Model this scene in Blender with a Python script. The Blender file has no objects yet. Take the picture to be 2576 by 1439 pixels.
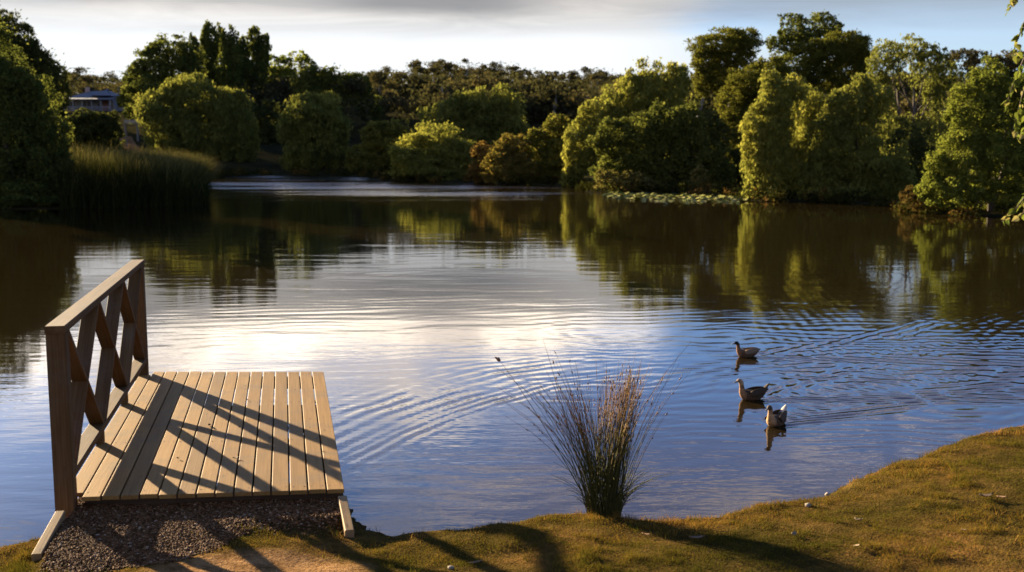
import bpy, math, random
import numpy as np
from mathutils import Vector, Quaternion
rng = np.random.default_rng(7)
random.seed(7)
scn = bpy.context.scene
COL = scn.collection

# ------------------------------------------------------------------ camera model (survey of the place)
f, cx, cy, CAMZ = 2748.0, 1288.0, 719.5, 3.0
TH = math.atan(357 / f)
AR = np.array([1.0, 0, 0]); AF = np.array([0, math.cos(TH), -math.sin(TH)]); AU = np.array([0, math.sin(TH), math.cos(TH)])
def ray(x, y): return AR * ((x - cx) / f) + AU * ((cy - y) / f) + AF
def G(x, y, z=0.0):
    d = ray(x, y); return np.array([0, 0, CAMZ]) + d * ((z - CAMZ) / d[2])
def D(x, y, Y):
    d = ray(x, y); return np.array([0, 0, CAMZ]) + d * (Y / d[1])
def sm(t):
    t = np.clip(t, 0, 1); return t * t * (3 - 2 * t)

cam = bpy.data.cameras.new('camera'); co = bpy.data.objects.new('camera', cam); COL.objects.link(co)
co.location = (0, 0, CAMZ); co.rotation_euler = (math.pi / 2 - TH, 0, 0)
cam.sensor_width = 36; cam.lens = 36 * f / 2576; cam.clip_end = 3000; cam.clip_start = .05
cam.dof.use_dof = True; cam.dof.focus_distance = 10.5; cam.dof.aperture_fstop = 2.3
scn.camera = co

SUN_AZ, SUN_EL = math.radians(-42), math.radians(11.9)
SUNV = Vector((math.sin(SUN_AZ) * math.cos(SUN_EL), math.cos(SUN_AZ) * math.cos(SUN_EL), math.sin(SUN_EL)))
sl = bpy.data.lights.new('sun', 'SUN'); sl.energy = 5.0; sl.angle = math.radians(.6); sl.color = (1, .82, .54)
so = bpy.data.objects.new('sun', sl); COL.objects.link(so); so.rotation_euler = SUNV.to_track_quat('Z', 'Y').to_euler(); so.location = (-30, 30, 30)

# ------------------------------------------------------------------ node helpers
class NT:
    def __init__(s, tree): s.t = tree; s.n = tree.nodes; s.l = tree.links
    def node(s, typ, **kw):
        n = s.n.new(typ)
        for k, v in kw.items(): setattr(n, k, v)
        return n
    def put(s, sock, v):
        if isinstance(v, bpy.types.NodeSocket): s.l.new(v, sock)
        elif v is not None: sock.default_value = v
    def math(s, op, a, b=None, c=None, clamp=False):
        n = s.node('ShaderNodeMath', operation=op, use_clamp=clamp)
        s.put(n.inputs[0], a); s.put(n.inputs[1], b)
        if c is not None: s.put(n.inputs[2], c)
        return n.outputs[0]
    def ss(s, v, a, b, o0=0.0, o1=1.0):
        n = s.node('ShaderNodeMapRange', interpolation_type='SMOOTHSTEP')
        s.put(n.inputs[0], v); s.put(n.inputs[1], a); s.put(n.inputs[2], b); s.put(n.inputs[3], o0); s.put(n.inputs[4], o1)
        return n.outputs[0]
    def mix(s, fac, a, b, mode='MIX'):
        n = s.node('ShaderNodeMix', data_type='RGBA', blend_type=mode)
        s.put(n.inputs[0], fac)
        s.put(n.inputs[6], (*a, 1) if isinstance(a, tuple) else a); s.put(n.inputs[7], (*b, 1) if isinstance(b, tuple) else b)
        return n.outputs[2]
    def noise(s, vec, scale, detail=4, rough=.55, dist=0.0):
        n = s.node('ShaderNodeTexNoise'); s.put(n.inputs['Vector'], vec)
        n.inputs['Scale'].default_value = scale; n.inputs['Detail'].default_value = detail
        n.inputs['Roughness'].default_value = rough; n.inputs['Distortion'].default_value = dist
        return n.outputs[0]
    def scale(s, vec, xyz, rot=0.0):
        n = s.node('ShaderNodeMapping'); s.put(n.inputs[0], vec); n.inputs['Scale'].default_value = xyz; n.inputs['Rotation'].default_value = (0, 0, rot)
        return n.outputs[0]
    def ramp(s, fac, stops, interp='LINEAR'):
        n = s.node('ShaderNodeValToRGB'); cr = n.color_ramp; cr.interpolation = interp
        while len(cr.elements) < len(stops): cr.elements.new(.5)
        for e, (p, c) in zip(cr.elements, stops):
            e.position = p; e.color = (*c, 1) if len(c) == 3 else c
        s.put(n.inputs[0], fac); return n.outputs[0]
    def attr(s, name, out='Fac'):
        n = s.node('ShaderNodeAttribute', attribute_name=name); return n.outputs[out]

def newmat(name):
    m = bpy.data.materials.new(name); m.use_nodes = True
    t = NT(m.node_tree); t.n.clear(); o = t.node('ShaderNodeOutputMaterial'); return m, t, o
def pbsdf(t, col, rough=.7, spec=.3, normal=None, **kw):
    p = t.node('ShaderNodeBsdfPrincipled'); t.put(p.inputs['Base Color'], (*col, 1) if isinstance(col, tuple) else col)
    t.put(p.inputs['Roughness'], rough); t.put(p.inputs['Specular IOR Level'], spec)
    if normal is not None: t.l.new(normal, p.inputs['Normal'])
    for k, v in kw.items(): t.put(p.inputs[k], v)
    return p.outputs[0]
def bump(t, h, dist, strength=1.0, normal=None):
    b = t.node('ShaderNodeBump'); t.put(b.inputs['Height'], h); t.put(b.inputs['Distance'], dist); t.put(b.inputs['Strength'], strength)
    if normal is not None: t.l.new(normal, b.inputs['Normal'])
    return b.outputs[0]

# ------------------------------------------------------------------ world: Nishita sky plus clouds in sky directions
w = bpy.data.worlds.new('World'); scn.world = w; w.use_nodes = True
t = NT(w.node_tree); t.n.clear()
wo = t.node('ShaderNodeOutputWorld'); bg = t.node('ShaderNodeBackground'); t.l.new(bg.outputs[0], wo.inputs[0])
sky = t.node('ShaderNodeTexSky', sky_type='NISHITA'); sky.sun_disc = False; sky.sun_elevation = SUN_EL; sky.sun_rotation = SUN_AZ
sky.air_density = 1.0; sky.dust_density = .6; sky.ozone_density = 2.0
tc = t.node('ShaderNodeTexCoord'); vec = tc.outputs['Generated']
sp = t.node('ShaderNodeSeparateXYZ'); t.l.new(vec, sp.inputs[0])
RAD = 180 / math.pi
az = t.math('MULTIPLY', t.math('ARCTAN2', sp.outputs[0], sp.outputs[1]), RAD)
el = t.math('MULTIPLY', t.math('ARCSINE', sp.outputs[2]), RAD)
n1 = t.noise(t.scale(vec, (5, 5, 26)), 1.0, 6, .55, .4)
n2 = t.noise(t.scale(vec, (4, 4, 34), .5), 1.3, 7, .6, .8)
lim = t.ramp(t.math('DIVIDE', t.math('ADD', az, 60), 120), [(0, (.7,) * 3), (.25, (.50,) * 3), (.31, (.54,) * 3), (.36, (.66,) * 3), (.45, (.68,) * 3), (.50, (.60,) * 3), (.55, (.44,) * 3), (.60, (.22,) * 3), (.65, (.05,) * 3), (1, (0,) * 3)], 'EASE')
lim = t.math('MULTIPLY', lim, 20.0)
dl = t.math('SUBTRACT', t.math('ADD', lim, t.math('MULTIPLY', t.math('SUBTRACT', n1, .5), 15.0)), el)
m1 = t.ss(dl, -3.0, 3.4)
CB = 4.3      # cloud brightness, before the background strength
ccol = t.mix(t.ss(el, 5.5, 9.5), (CB * .78, CB * .79, CB * .80), (CB * 3.7, CB * 3.2, CB * 2.6))
n3 = t.noise(t.scale(vec, (7, 7, 22), .3), 1.0, 5, .55, .6)
ccol = t.mix(t.math('MULTIPLY', t.ss(n3, .40, .62), t.ss(el, 6, 9)), ccol, t.mix(1.0, ccol, (.50, .50, .53), 'MULTIPLY'))
behind = t.ss(t.math('ABSOLUTE', az), 70, 120, 1.0, .85)
skyc = t.mix(1.0, sky.outputs[0], (.50, .66, 1.06), 'MULTIPLY')
bv = t.node('ShaderNodeVectorMath', operation='SCALE'); t.l.new(skyc, bv.inputs[0]); t.l.new(behind, bv.inputs['Scale'])
c = t.mix(m1, bv.outputs[0], ccol)
# pale haze low on the horizon
lowm = t.math('MULTIPLY', t.ss(el, 7.5, 1.0), t.math('MULTIPLY', t.ss(az, 34, -6, .25, .95), t.ss(az, -110, -60)))
c = t.mix(lowm, c, (CB * .76, CB * .80, CB * .83))
rm = t.math('MULTIPLY', t.math('MULTIPLY', t.ss(az, 3, 16), t.ss(az, 80, 50)), t.ss(el, 11, 7.5))
c = t.mix(t.math('MULTIPLY', rm, .7), c, (CB * .42, CB * .52, CB * .60))
# grey band put into the sky colour for lens vignetting, then a dark cloud
m2 = t.math('MULTIPLY', t.math('MULTIPLY', t.ss(t.math('ADD', el, t.math('MULTIPLY', n2, 1.4)), 5.6, 8.0), t.ss(el, 10.0, 8.6)), t.ss(az, 26, -4, .75, 1.0))
c = t.mix(t.math('MULTIPLY', m2, .88), c, (CB * .25, CB * .262, CB * .285))
m2b = t.math('MULTIPLY', t.math('MULTIPLY', t.ss(el, 6.1, 7.0), t.ss(el, 8.4, 7.5)), t.math('MULTIPLY', t.ss(az, -12, -6), t.ss(az, 4, -2)))
c = t.mix(t.math('MULTIPLY', m2b, .6), c, (CB * .16, CB * .17, CB * .19))
# wisps higher up
m3 = t.math('MULTIPLY', t.ss(n2, .47, .62), t.math('MULTIPLY', t.ss(el, 15.5, 18.5), t.ss(el, 30, 21)))
c = t.mix(t.math('MULTIPLY', m3, .75), c, (CB * 1.7, CB * 1.4, CB * 1.2))
m4 = t.math('MULTIPLY', t.math('MULTIPLY', t.ss(el, 11.5, 16), t.ss(el, 40, 25)), t.ss(az, -4, 3))
c = t.mix(t.math('MULTIPLY', m4, .22), c, (CB * .45, CB * .36, CB * .46))
# small broken clouds high over the far bank
wn = t.noise(t.scale(vec, (14, 14, 70), .35), 1.0, 5, .6, 1.2)
for (a0, e0, aw, ew) in ((.6, 18.3, 3.2, 1.1), (12, 17.9, 3.6, .9), (-7, 18.8, 2.0, .8), (-4.5, 15.2, 3.0, 1.2), (19, 15.5, 5, 1.2)):
    da = t.math('POWER', t.math('DIVIDE', t.math('SUBTRACT', az, a0), aw), 2.0); de = t.math('POWER', t.math('DIVIDE', t.math('SUBTRACT', el, e0), ew), 2.0)
    gm_ = t.math('MULTIPLY', t.math('EXPONENT', t.math('MULTIPLY', t.math('ADD', da, de), -1.0)), t.ss(wn, .47, .62))
    c = t.mix(t.math('MULTIPLY', gm_, .7), c, (CB * 1.9, CB * 1.55, CB * 1.25))
t.l.new(c, bg.inputs[0]); bg.inputs[1].default_value = .05

scn.view_settings.view_transform = 'Standard'; scn.view_settings.look = 'None'; scn.view_settings.gamma = 1.0
scn.view_settings.exposure = 2.62
scn.cycles.max_bounces = 7; scn.cycles.diffuse_bounces = 4; scn.cycles.glossy_bounces = 3; scn.cycles.transmission_bounces = 4; scn.cycles.transparent_max_bounces = 4
scn.cycles.caustics_reflective = False; scn.cycles.caustics_refractive = False
scn.cycles.use_denoising = True
scn.cycles.filter_width = 1.6

# ------------------------------------------------------------------ mesh helpers
def mesh(name, V, F, mat=None, smooth=False, tint=None, gco=None, mats=None, midx=None):
    V = np.asarray(V, np.float32)
    me = bpy.data.meshes.new(name)
    if isinstance(F, np.ndarray) and F.ndim == 2:
        k = F.shape[1]; nf = len(F)
        me.vertices.add(len(V)); me.vertices.foreach_set('co', V.ravel())
        me.loops.add(nf * k); me.loops.foreach_set('vertex_index', F.astype(np.int32).ravel())
        me.polygons.add(nf); me.polygons.foreach_set('loop_start', np.arange(0, nf * k, k, dtype=np.int32))
        try: me.polygons.foreach_set('loop_total', np.full(nf, k, np.int32))
        except Exception: pass
        me.update(calc_edges=True)
    else:
        me.from_pydata(V.tolist(), [], [list(map(int, q)) for q in F]); me.update()
    if tint is not None:
        a = me.attributes.new('tint', 'FLOAT', 'POINT'); a.data.foreach_set('value', np.asarray(tint, np.float32).ravel())
    if gco is not None:
        a = me.attributes.new('gco', 'FLOAT_VECTOR', 'POINT'); a.data.foreach_set('vector', np.asarray(gco, np.float32).ravel())
    for m in (mats or ([mat] if mat else [])): me.materials.append(m)
    if midx is not None: me.polygons.foreach_set('material_index', np.asarray(midx, np.int32))
    me.polygons.foreach_set('use_smooth', np.full(len(me.polygons), smooth, dtype=bool))
    return me
def obj(name, me, parent=None, loc=None):
    o = bpy.data.objects.new(name, me); COL.objects.link(o)
    if parent is not None: o.parent = parent
    if loc is not None: o.location = loc
    return o
def tag(o, label=None, cat=None, group=None, kind=None):
    if label: o['label'] = label
    if cat: o['category'] = cat
    if group: o['group'] = group
    if kind: o['kind'] = kind
    return o
def empty(name, loc, rz=0.0):
    o = bpy.data.objects.new(name, None); COL.objects.link(o); o.location = loc; o.rotation_euler = (0, 0, rz); o.empty_display_size = .2
    return o
def localise(V, loc): return np.asarray(V, float) - np.asarray(loc, float)

class MB:
    """collects shapes into one mesh"""
    def __init__(s): s.V = []; s.F = []; s.g = []; s.n = 0
    def add(s, V, F, g=None):
        V = np.asarray(V, float); s.V.append(V); s.F += [[i + s.n for i in q] for q in F]
        s.g.append(np.asarray(g, float) if g is not None else V.copy()); s.n += len(V)
    def beam(s, p0, p1, wid, hgt, side=None, ch=.004, e0=None, e1=None):
        """chamfered timber from p0 to p1; wid along side, hgt along the third axis; e0/e1: end cut normals"""
        p0 = np.array(p0, float); p1 = np.array(p1, float); d = p1 - p0; L = np.linalg.norm(d); d /= L
        side = np.array(side if side is not None else (1, 0, 0), float); side -= d * side.dot(d); side /= np.linalg.norm(side)
        up = np.cross(side, d); a, b = wid / 2, hgt / 2
        prof = [(-a + ch, -b), (a - ch, -b), (a, -b + ch), (a, b - ch), (a - ch, b), (-a + ch, b), (-a, b - ch), (-a, -b + ch)]
        V = []; g = []; off = rng.random(3) * 20
        for k, (P, e) in enumerate(((p0, e0), (p1, e1))):
            for (x, y) in prof:
                q = P + side * x + up * y
                if e is not None:
                    e = np.array(e, float); q = q - d * ((q - P).dot(e) / d.dot(e))
                V.append(q); g.append(np.array([(q - p0).dot(d), x, y]) + off)
        F = [[i, (i + 1) % 8, 8 + (i + 1) % 8, 8 + i] for i in range(8)] + [list(range(7, -1, -1)), list(range(8, 16))]
        s.add(V, F, g)
    def tube(s, pts, radii, k=7, cap=True):
        pts = np.asarray(pts, float); n = len(pts); V = []
        ref = np.array([.31, .17, .93])
        for i in range(n):
            d = pts[min(i + 1, n - 1)] - pts[max(i - 1, 0)]; d /= (np.linalg.norm(d) + 1e-9)
            a = np.cross(d, ref); a /= (np.linalg.norm(a) + 1e-9); b = np.cross(d, a)
            for j in range(k):
                q = 2 * math.pi * j / k; V.append(pts[i] + (a * math.cos(q) + b * math.sin(q)) * radii[i])
        F = [[i * k + j, i * k + (j + 1) % k, (i + 1) * k + (j + 1) % k, (i + 1) * k + j] for i in range(n - 1) for j in range(k)]
        if cap: F += [list(range(k - 1, -1, -1)), [(n - 1) * k + j for j in range(k)]]
        s.add(V, F)
    def box(s, lo, hi):
        x0, y0, z0 = lo; x1, y1, z1 = hi
        V = [(x0, y0, z0), (x1, y0, z0), (x1, y1, z0), (x0, y1, z0), (x0, y0, z1), (x1, y0, z1), (x1, y1, z1), (x0, y1, z1)]
        s.add(V, [[3, 2, 1, 0], [4, 5, 6, 7], [0, 1, 5, 4], [1, 2, 6, 5], [2, 3, 7, 6], [3, 0, 4, 7]])
    def build(s, name, mat, parent=None, origin=None, smooth=False):
        V = np.vstack(s.V)
        if origin is not None: V = V - np.asarray(origin, float)
        return obj(name, mesh(name, V, s.F, mat, smooth, gco=np.vstack(s.g)), parent)

# ------------------------------------------------------------------ materials
def leafmat(name, stops, transl=.3, rough=.55, spec=.25):
    m, t, o = newmat(name)
    col = t.ramp(t.attr('tint'), stops)
    geo = t.node('ShaderNodeNewGeometry')
    big = t.noise(geo.outputs['Position'], .35, 3, .6)
    col = t.mix(1.0, col, t.ramp(big, [(.3, (.92, .88, .68)), (.7, (1.45, 1.26, .88))]), 'MULTIPLY')
    if spec > .3: p = pbsdf(t, col, rough, spec)
    else:
        pd = t.node('ShaderNodeBsdfDiffuse'); t.put(pd.inputs[0], col); p = pd.outputs[0]
    tr = t.node('ShaderNodeBsdfTranslucent'); t.put(tr.inputs[0], t.mix(1.0, col, (1.5, 1.48, 1.0), 'MULTIPLY'))
    mx = t.node('ShaderNodeMixShader'); mx.inputs[0].default_value = transl
    t.l.new(p, mx.inputs[1]); t.l.new(tr.outputs[0], mx.inputs[2]); t.l.new(mx.outputs[0], o.inputs[0]); return m
M = {}
M['willow'] = leafmat('willow_leaf', [(0, (.085, .10, .030)), (.5, (.125, .135, .040)), (1, (.18, .18, .060))], .45)
M['willow_dull'] = leafmat('willow_leaf_dull', [(0, (.065, .077, .026)), (.6, (.10, .112, .036)), (1, (.15, .155, .055))], .43)
M['broad'] = leafmat('broad_leaf', [(0, (.034, .045, .017)), (.6, (.058, .072, .024)), (1, (.095, .105, .036))], .36)
M['fresh'] = leafmat('fresh_leaf', [(0, (.06, .08, .022)), (.6, (.095, .115, .030)), (1, (.145, .155, .045))], .43)
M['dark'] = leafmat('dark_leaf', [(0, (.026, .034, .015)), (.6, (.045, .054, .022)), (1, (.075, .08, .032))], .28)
M['glossy'] = leafmat('glossy_leaf', [(0, (.036, .046, .017)), (.6, (.06, .073, .024)), (1, (.11, .118, .04))], .36, .6, .2)
M['pine'] = leafmat('pine_needle', [(0, (.040, .048, .015)), (.6, (.068, .075, .020)), (1, (.11, .108, .03))], .32)
M['gum'] = leafmat('gum_leaf', [(0, (.026, .028, .018)), (.6, (.044, .042, .026)), (1, (.075, .064, .038))], .28)
M['autumn'] = leafmat('autumn_leaf', [(0, (.062, .066, .022)), (.5, (.10, .088, .030)), (1, (.135, .09, .036))], .38)
M['orange'] = leafmat('orange_leaf', [(0, (.075, .058, .023)), (.5, (.115, .078, .030)), (1, (.14, .088, .04))], .38)
M['autumn_green'] = leafmat('turning_leaf', [(0, (.058, .068, .02)), (.6, (.10, .105, .03)), (1, (.15, .115, .042))], .4)
M['pale'] = leafmat('pale_shrub_leaf', [(0, (.05, .05, .02)), (.6, (.09, .085, .035)), (1, (.15, .13, .06))], .3)
M['dry'] = leafmat('dry_brush', [(0, (.05, .036, .016)), (.6, (.075, .055, .023)), (1, (.11, .088, .036))], .25)
M['reed'] = leafmat('reed_blade', [(0, (.011, .015, .006)), (.5, (.030, .034, .012)), (1, (.19, .165, .085))], .22)
M['birch'] = leafmat('birch_leaf', [(0, (.05, .075, .018)), (.6, (.09, .11, .03)), (1, (.22, .20, .11))], .35)

def barkmat(name, c0, c1):
    m, t, o = newmat(name); geo = t.node('ShaderNodeNewGeometry')
    n = t.noise(t.scale(geo.outputs['Position'], (6, 6, 1.5)), 1.5, 5)
    t.l.new(pbsdf(t, t.ramp(n, [(.3, c0), (.7, c1)]), .85, .2, bump(t, n, .03)), o.inputs[0]); return m
M['bark'] = barkmat('bark', (.035, .027, .02), (.09, .07, .05))
M['pale_bark'] = barkmat('pale_bark', (.14, .12, .09), (.30, .26, .21))

def woodmat(name, c0, c1, c2, wet=0):
    m, t, o = newmat(name); g = t.attr('gco', 'Vector')
    fine = t.noise(t.scale(g, (1.6, 70, 70)), 1.0, 5, .6, .3)
    broad = t.noise(t.scale(g, (.8, 9, 9)), 1.0, 3, .5, .6)
    col = t.ramp(t.math('ADD', t.math('MULTIPLY', fine, .55), t.math('MULTIPLY', broad, .45)), [(.3, c0), (.5, c1), (.72, c2)])
    geo = t.node('ShaderNodeNewGeometry')
    isl = geo.outputs['Random Per Island']
    col = t.mix(1.0, col, t.ramp(isl, [(0, (.74, .72, .70)), (.5, (.98, .97, .95)), (1, (1.15, 1.14, 1.08))]), 'MULTIPLY')
    vo = t.node('ShaderNodeTexVoronoi'); t.put(vo.inputs['Vector'], t.scale(g, (2.3, 9, 9))); vo.inputs['Scale'].default_value = 1.0
    knot = t.ss(vo.outputs['Distance'], .13, .06)
    col = t.mix(t.math('MULTIPLY', knot, .6), col, (.08, .045, .02))
    dirt = t.noise(geo.outputs['Position'], 2.2, 6, .65)
    col = t.mix(t.ss(dirt, .46, .70, 0, .45), col, (.10, .075, .052))
    t.l.new(pbsdf(t, col, .7, .06, bump(t, fine, .0012)), o.inputs[0]); return m
M['deck'] = woodmat('weathered_decking', (.145, .077, .024), (.203, .111, .034), (.252, .148, .049))
M['rail'] = woodmat('rail_timber', (.052, .027, .011), (.085, .046, .018), (.14, .082, .035))
M['under'] = woodmat('bearer_timber', (.03, .019, .012), (.05, .032, .02), (.07, .046, .028))  # browns darkened to stand in for the shade below the deck edge
M['edging'] = woodmat('edging_timber', (.17, .10, .042), (.24, .15, .07), (.30, .20, .10))

# ------------------------------------------------------------------ pond outline and terrain
shore_px = [(-420, 560), (-200, 530), (0, 528), (190, 526), (330, 522), (480, 519), (512, 512), (520, 500), (520, 470), (535, 446), (700, 441), (900, 444), (1000, 455), (1200, 461), (1440, 471),
            (1500, 482), (1560, 487), (1700, 490), (1870, 498), (1900, 507), (2100, 510), (2240, 518), (2290, 532), (2440, 545), (2560, 550), (2800, 575), (3300, 640)]
near_px = [(3100, 985), (2800, 1020), (2660, 1055), (2576, 1082), (2480, 1108), (2400, 1128), (2300, 1160), (2200, 1196), (2130, 1228), (2050, 1262), (1950, 1290), (1860, 1304), (1760, 1322), (1690, 1332), (1600, 1330), (1560, 1318), (1450, 1316),
           (1380, 1322), (1300, 1336), (1180, 1354), (1080, 1356), (1000, 1360), (930, 1352), (895, 1338), (860, 1290), (600, 1262), (200, 1290), (140, 1330), (90, 1372), (0, 1408), (-200, 1445), (-600, 1500)]
POLY = np.array([G(*p)[:2] for p in shore_px] + [(34, 26), (24, 17)] + [G(*p)[:2] for p in near_px] + [(-16, 6.6), (-28, 9), (-40, 22), (-42, 40)])
def sdist(X, Y):
    """signed distance to the pond outline, positive on land"""
    P = np.stack([X.ravel(), Y.ravel()], 1); best = np.full(len(P), 1e9); ins = np.zeros(len(P), bool)
    n = len(POLY)
    for i in range(n):
        a = POLY[i]; b = POLY[(i + 1) % n]; ab = b - a
        tt = np.clip(((P - a) @ ab) / (ab @ ab), 0, 1)
        best = np.minimum(best, np.hypot(*(P - a - tt[:, None] * ab).T))
        c = ((a[1] > P[:, 1]) != (b[1] > P[:, 1])) & (P[:, 0] < (b[0] - a[0]) * (P[:, 1] - a[1]) / (b[1] - a[1] + 1e-12) + a[0])
        ins ^= c
    r = np.where(ins, -best, best).reshape(np.shape(X))
    return r + (vnoise(X, Y, .42, 61) - .5) * .16 + (vnoise(X, Y, .13, 62) - .5) * .08
def vnoise(X, Y, s, seed=0):
    X = np.asarray(X) / s; Y = np.asarray(Y) / s; xi = np.floor(X).astype(int); yi = np.floor(Y).astype(int); fx = sm(X - xi); fy = sm(Y - yi)
    def h(a, b):
        v = np.sin(a * 127.1 + b * 311.7 + seed * 74.7) * 43758.5453; return v - np.floor(v)
    return (h(xi, yi) * (1 - fx) + h(xi + 1, yi) * fx) * (1 - fy) + (h(xi, yi + 1) * (1 - fx) + h(xi + 1, yi + 1) * fx) * fy
ZD = .33
NL, NR, FL, FR = [G(*p, ZD) for p in ((205, 1250), (868, 1230), (385, 935), (815, 935))]
DU = (FL - NL) + (FR - NR); DU /= np.linalg.norm(DU); DV = np.array([DU[1], -DU[0], 0])
def deckuv(X, Y):
    return (X - NL[0]) * DU[0] + (Y - NL[1]) * DU[1], (X - NL[0]) * DV[0] + (Y - NL[1]) * DV[1]
def gravelmask(X, Y):
    uu, vv = deckuv(X, Y)
    return sm((vv + .16) / .1) * sm((2.02 - vv) / .06) * sm((.4 - uu) / .1) * sm((uu + 1.75 - .5 * sm((vv - .8) / .5) - .5 * vnoise(X, Y, .35, 5)) / .45)
def height(X, Y, sd=None):
    X = np.asarray(X, float); Y = np.asarray(Y, float)
    if sd is None: sd = sdist(X, Y)
    far = sm((Y - 16) / 16)
    hill = .2 + 8 * sm((Y - 90) / 90) + 8 * sm((Y - 180) / 160) 
    near = .13 * sm(sd / .22) + .085 * np.clip(sd, 0, 14)
    near = near + (vnoise(X, Y, .55, 1) - .5) * .06 * sm(sd / .3) + (vnoise(X, Y, .17, 2) - .5) * .02 * sm(sd / .15)
    farz = .07 * sm(sd / .5) + np.minimum(hill, .02 * np.clip(sd, 0, None) + .16 * np.clip(sd - 4, 0, None))
    land = near * (1 - far) + farz * far
    gm = gravelmask(X, Y)
    land = land * (1 - gm) + (.215 + .03 * vnoise(X, Y, .4, 3)) * gm
    pond = -.9 * sm(-sd / 2.0)
    return np.where(sd > 0, land, np.where(gm > .01, np.maximum(pond, gm * .2), pond))
def hpt(x, y): return float(height(np.array([x]), np.array([y]))[0])

def grow(a, step, end, rate):
    out = []; x = a
    while (x < end if step > 0 else x > end): x += step; step *= rate; out.append(x)
    return out
xs = np.array(sorted(grow(-5.6, -.08, -1500, 1.13)) + list(np.arange(-5.6, 7.8, .055)) + grow(7.75, .08, 1500, 1.13))
ys = np.array(sorted(grow(5.2, -.1, -300, 1.2)) + list(np.arange(5.2, 13.2, .05)) + grow(13.2, .06, 2500, 1.035))
GX, GY = np.meshgrid(xs, ys); SD = sdist(GX, GY); GZ = height(GX, GY, SD)
ny, nx = GX.shape
idx = np.arange(nx * ny).reshape(ny, nx)
GF = np.stack([idx[:-1, :-1], idx[:-1, 1:], idx[1:, 1:], idx[1:, :-1]], -1).reshape(-1, 4)
# bare sandy track that leads to the deck
ta = D(720, 1395, 7.5)[:2]
def dirtmask(X, Y):
    uu, vv = deckuv(X, Y)
    return sm((1 - np.hypot((uu + 1.62) / .5, (vv - 1.35) / .85)) * 2.2) 
m, t, o = newmat('ground'); geo = t.node('ShaderNodeNewGeometry'); pos = geo.outputs['Position']
na = t.noise(pos, 1.1, 5, .6); nb = t.noise(pos, 9, 5, .65); nc = t.noise(pos, 45, 3, .6)
grass = t.ramp(na, [(.35, (.04, .030, .009)), (.55, (.075, .046, .014)), (.7, (.13, .066, .022))])
grass = t.mix(1.0, grass, t.ramp(nb, [(.3, (.55, .55, .5)), (.7, (1.3, 1.25, 1.15))]), 'MULTIPLY')
dirt = t.ramp(t.math('ADD', t.math('MULTIPLY', nc, .5), t.math('MULTIPLY', nb, .5)), [(.3, (.07, .036, .015)), (.45, (.16, .085, .035)), (.6, (.25, .145, .064)), (.75, (.12, .065, .025))])
col = t.mix(t.math('MULTIPLY', t.attr('tint'), t.ss(nb, .25, .5, .4, 1.0)), grass, dirt)
sepz = t.node('ShaderNodeSeparateXYZ'); t.l.new(pos, sepz.inputs[0])
far = t.ss(sepz.outputs[1], 18, 40)
farcol = t.ramp(t.noise(pos, .25, 6, .65), [(.35, (.018, .017, .008)), (.6, (.035, .03, .012)), (.75, (.07, .045, .018))])
col = t.mix(far, col, farcol)
col = t.mix(t.ss(sepz.outputs[2], .03, -.1), col, (.035, .028, .02))
gd = t.node('ShaderNodeBsdfDiffuse'); t.put(gd.inputs[0], col); t.l.new(bump(t, t.math('ADD', nb, nc), .02), gd.inputs['Normal']); t.l.new(gd.outputs[0], o.inputs[0]); M['ground'] = m
g = obj('ground', mesh('ground', np.stack([GX, GY, GZ], -1).reshape(-1, 3), GF, m, True, tint=dirtmask(GX, GY)))
tag(g, kind='structure')

# ------------------------------------------------------------------ water
arc = np.array([G(*p)[:2] for p in ((850, 1215), (920, 1165), (1000, 1122), (1120, 1062), (1250, 1012), (1400, 972), (1600, 945), (1750, 935))])
def polydist(X, Y, L):
    best = np.full(X.shape, 1e9); sg = np.zeros(X.shape); along = np.zeros(X.shape); acc = 0
    for a, b in zip(L[:-1], L[1:]):
        ab = b - a; l = np.hypot(*ab); tt = np.clip(((X - a[0]) * ab[0] + (Y - a[1]) * ab[1]) / l ** 2, 0, 1)
        d = np.hypot(X - a[0] - tt * ab[0], Y - a[1] - tt * ab[1]); s = np.sign(ab[0] * (Y - a[1]) - ab[1] * (X - a[0]))
        m = d < best; best = np.where(m, d, best); sg = np.where(m, s, sg); along = np.where(m, acc + tt * l, along); acc += l
    return best * sg, along / acc
DUCKS = [dict(p=G(1880, 897), h=math.radians(194), s=.86), dict(p=G(1893, 1004), h=math.radians(203), s=.94), dict(p=G(1953, 1068), h=math.radians(232), s=.94)]
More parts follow.
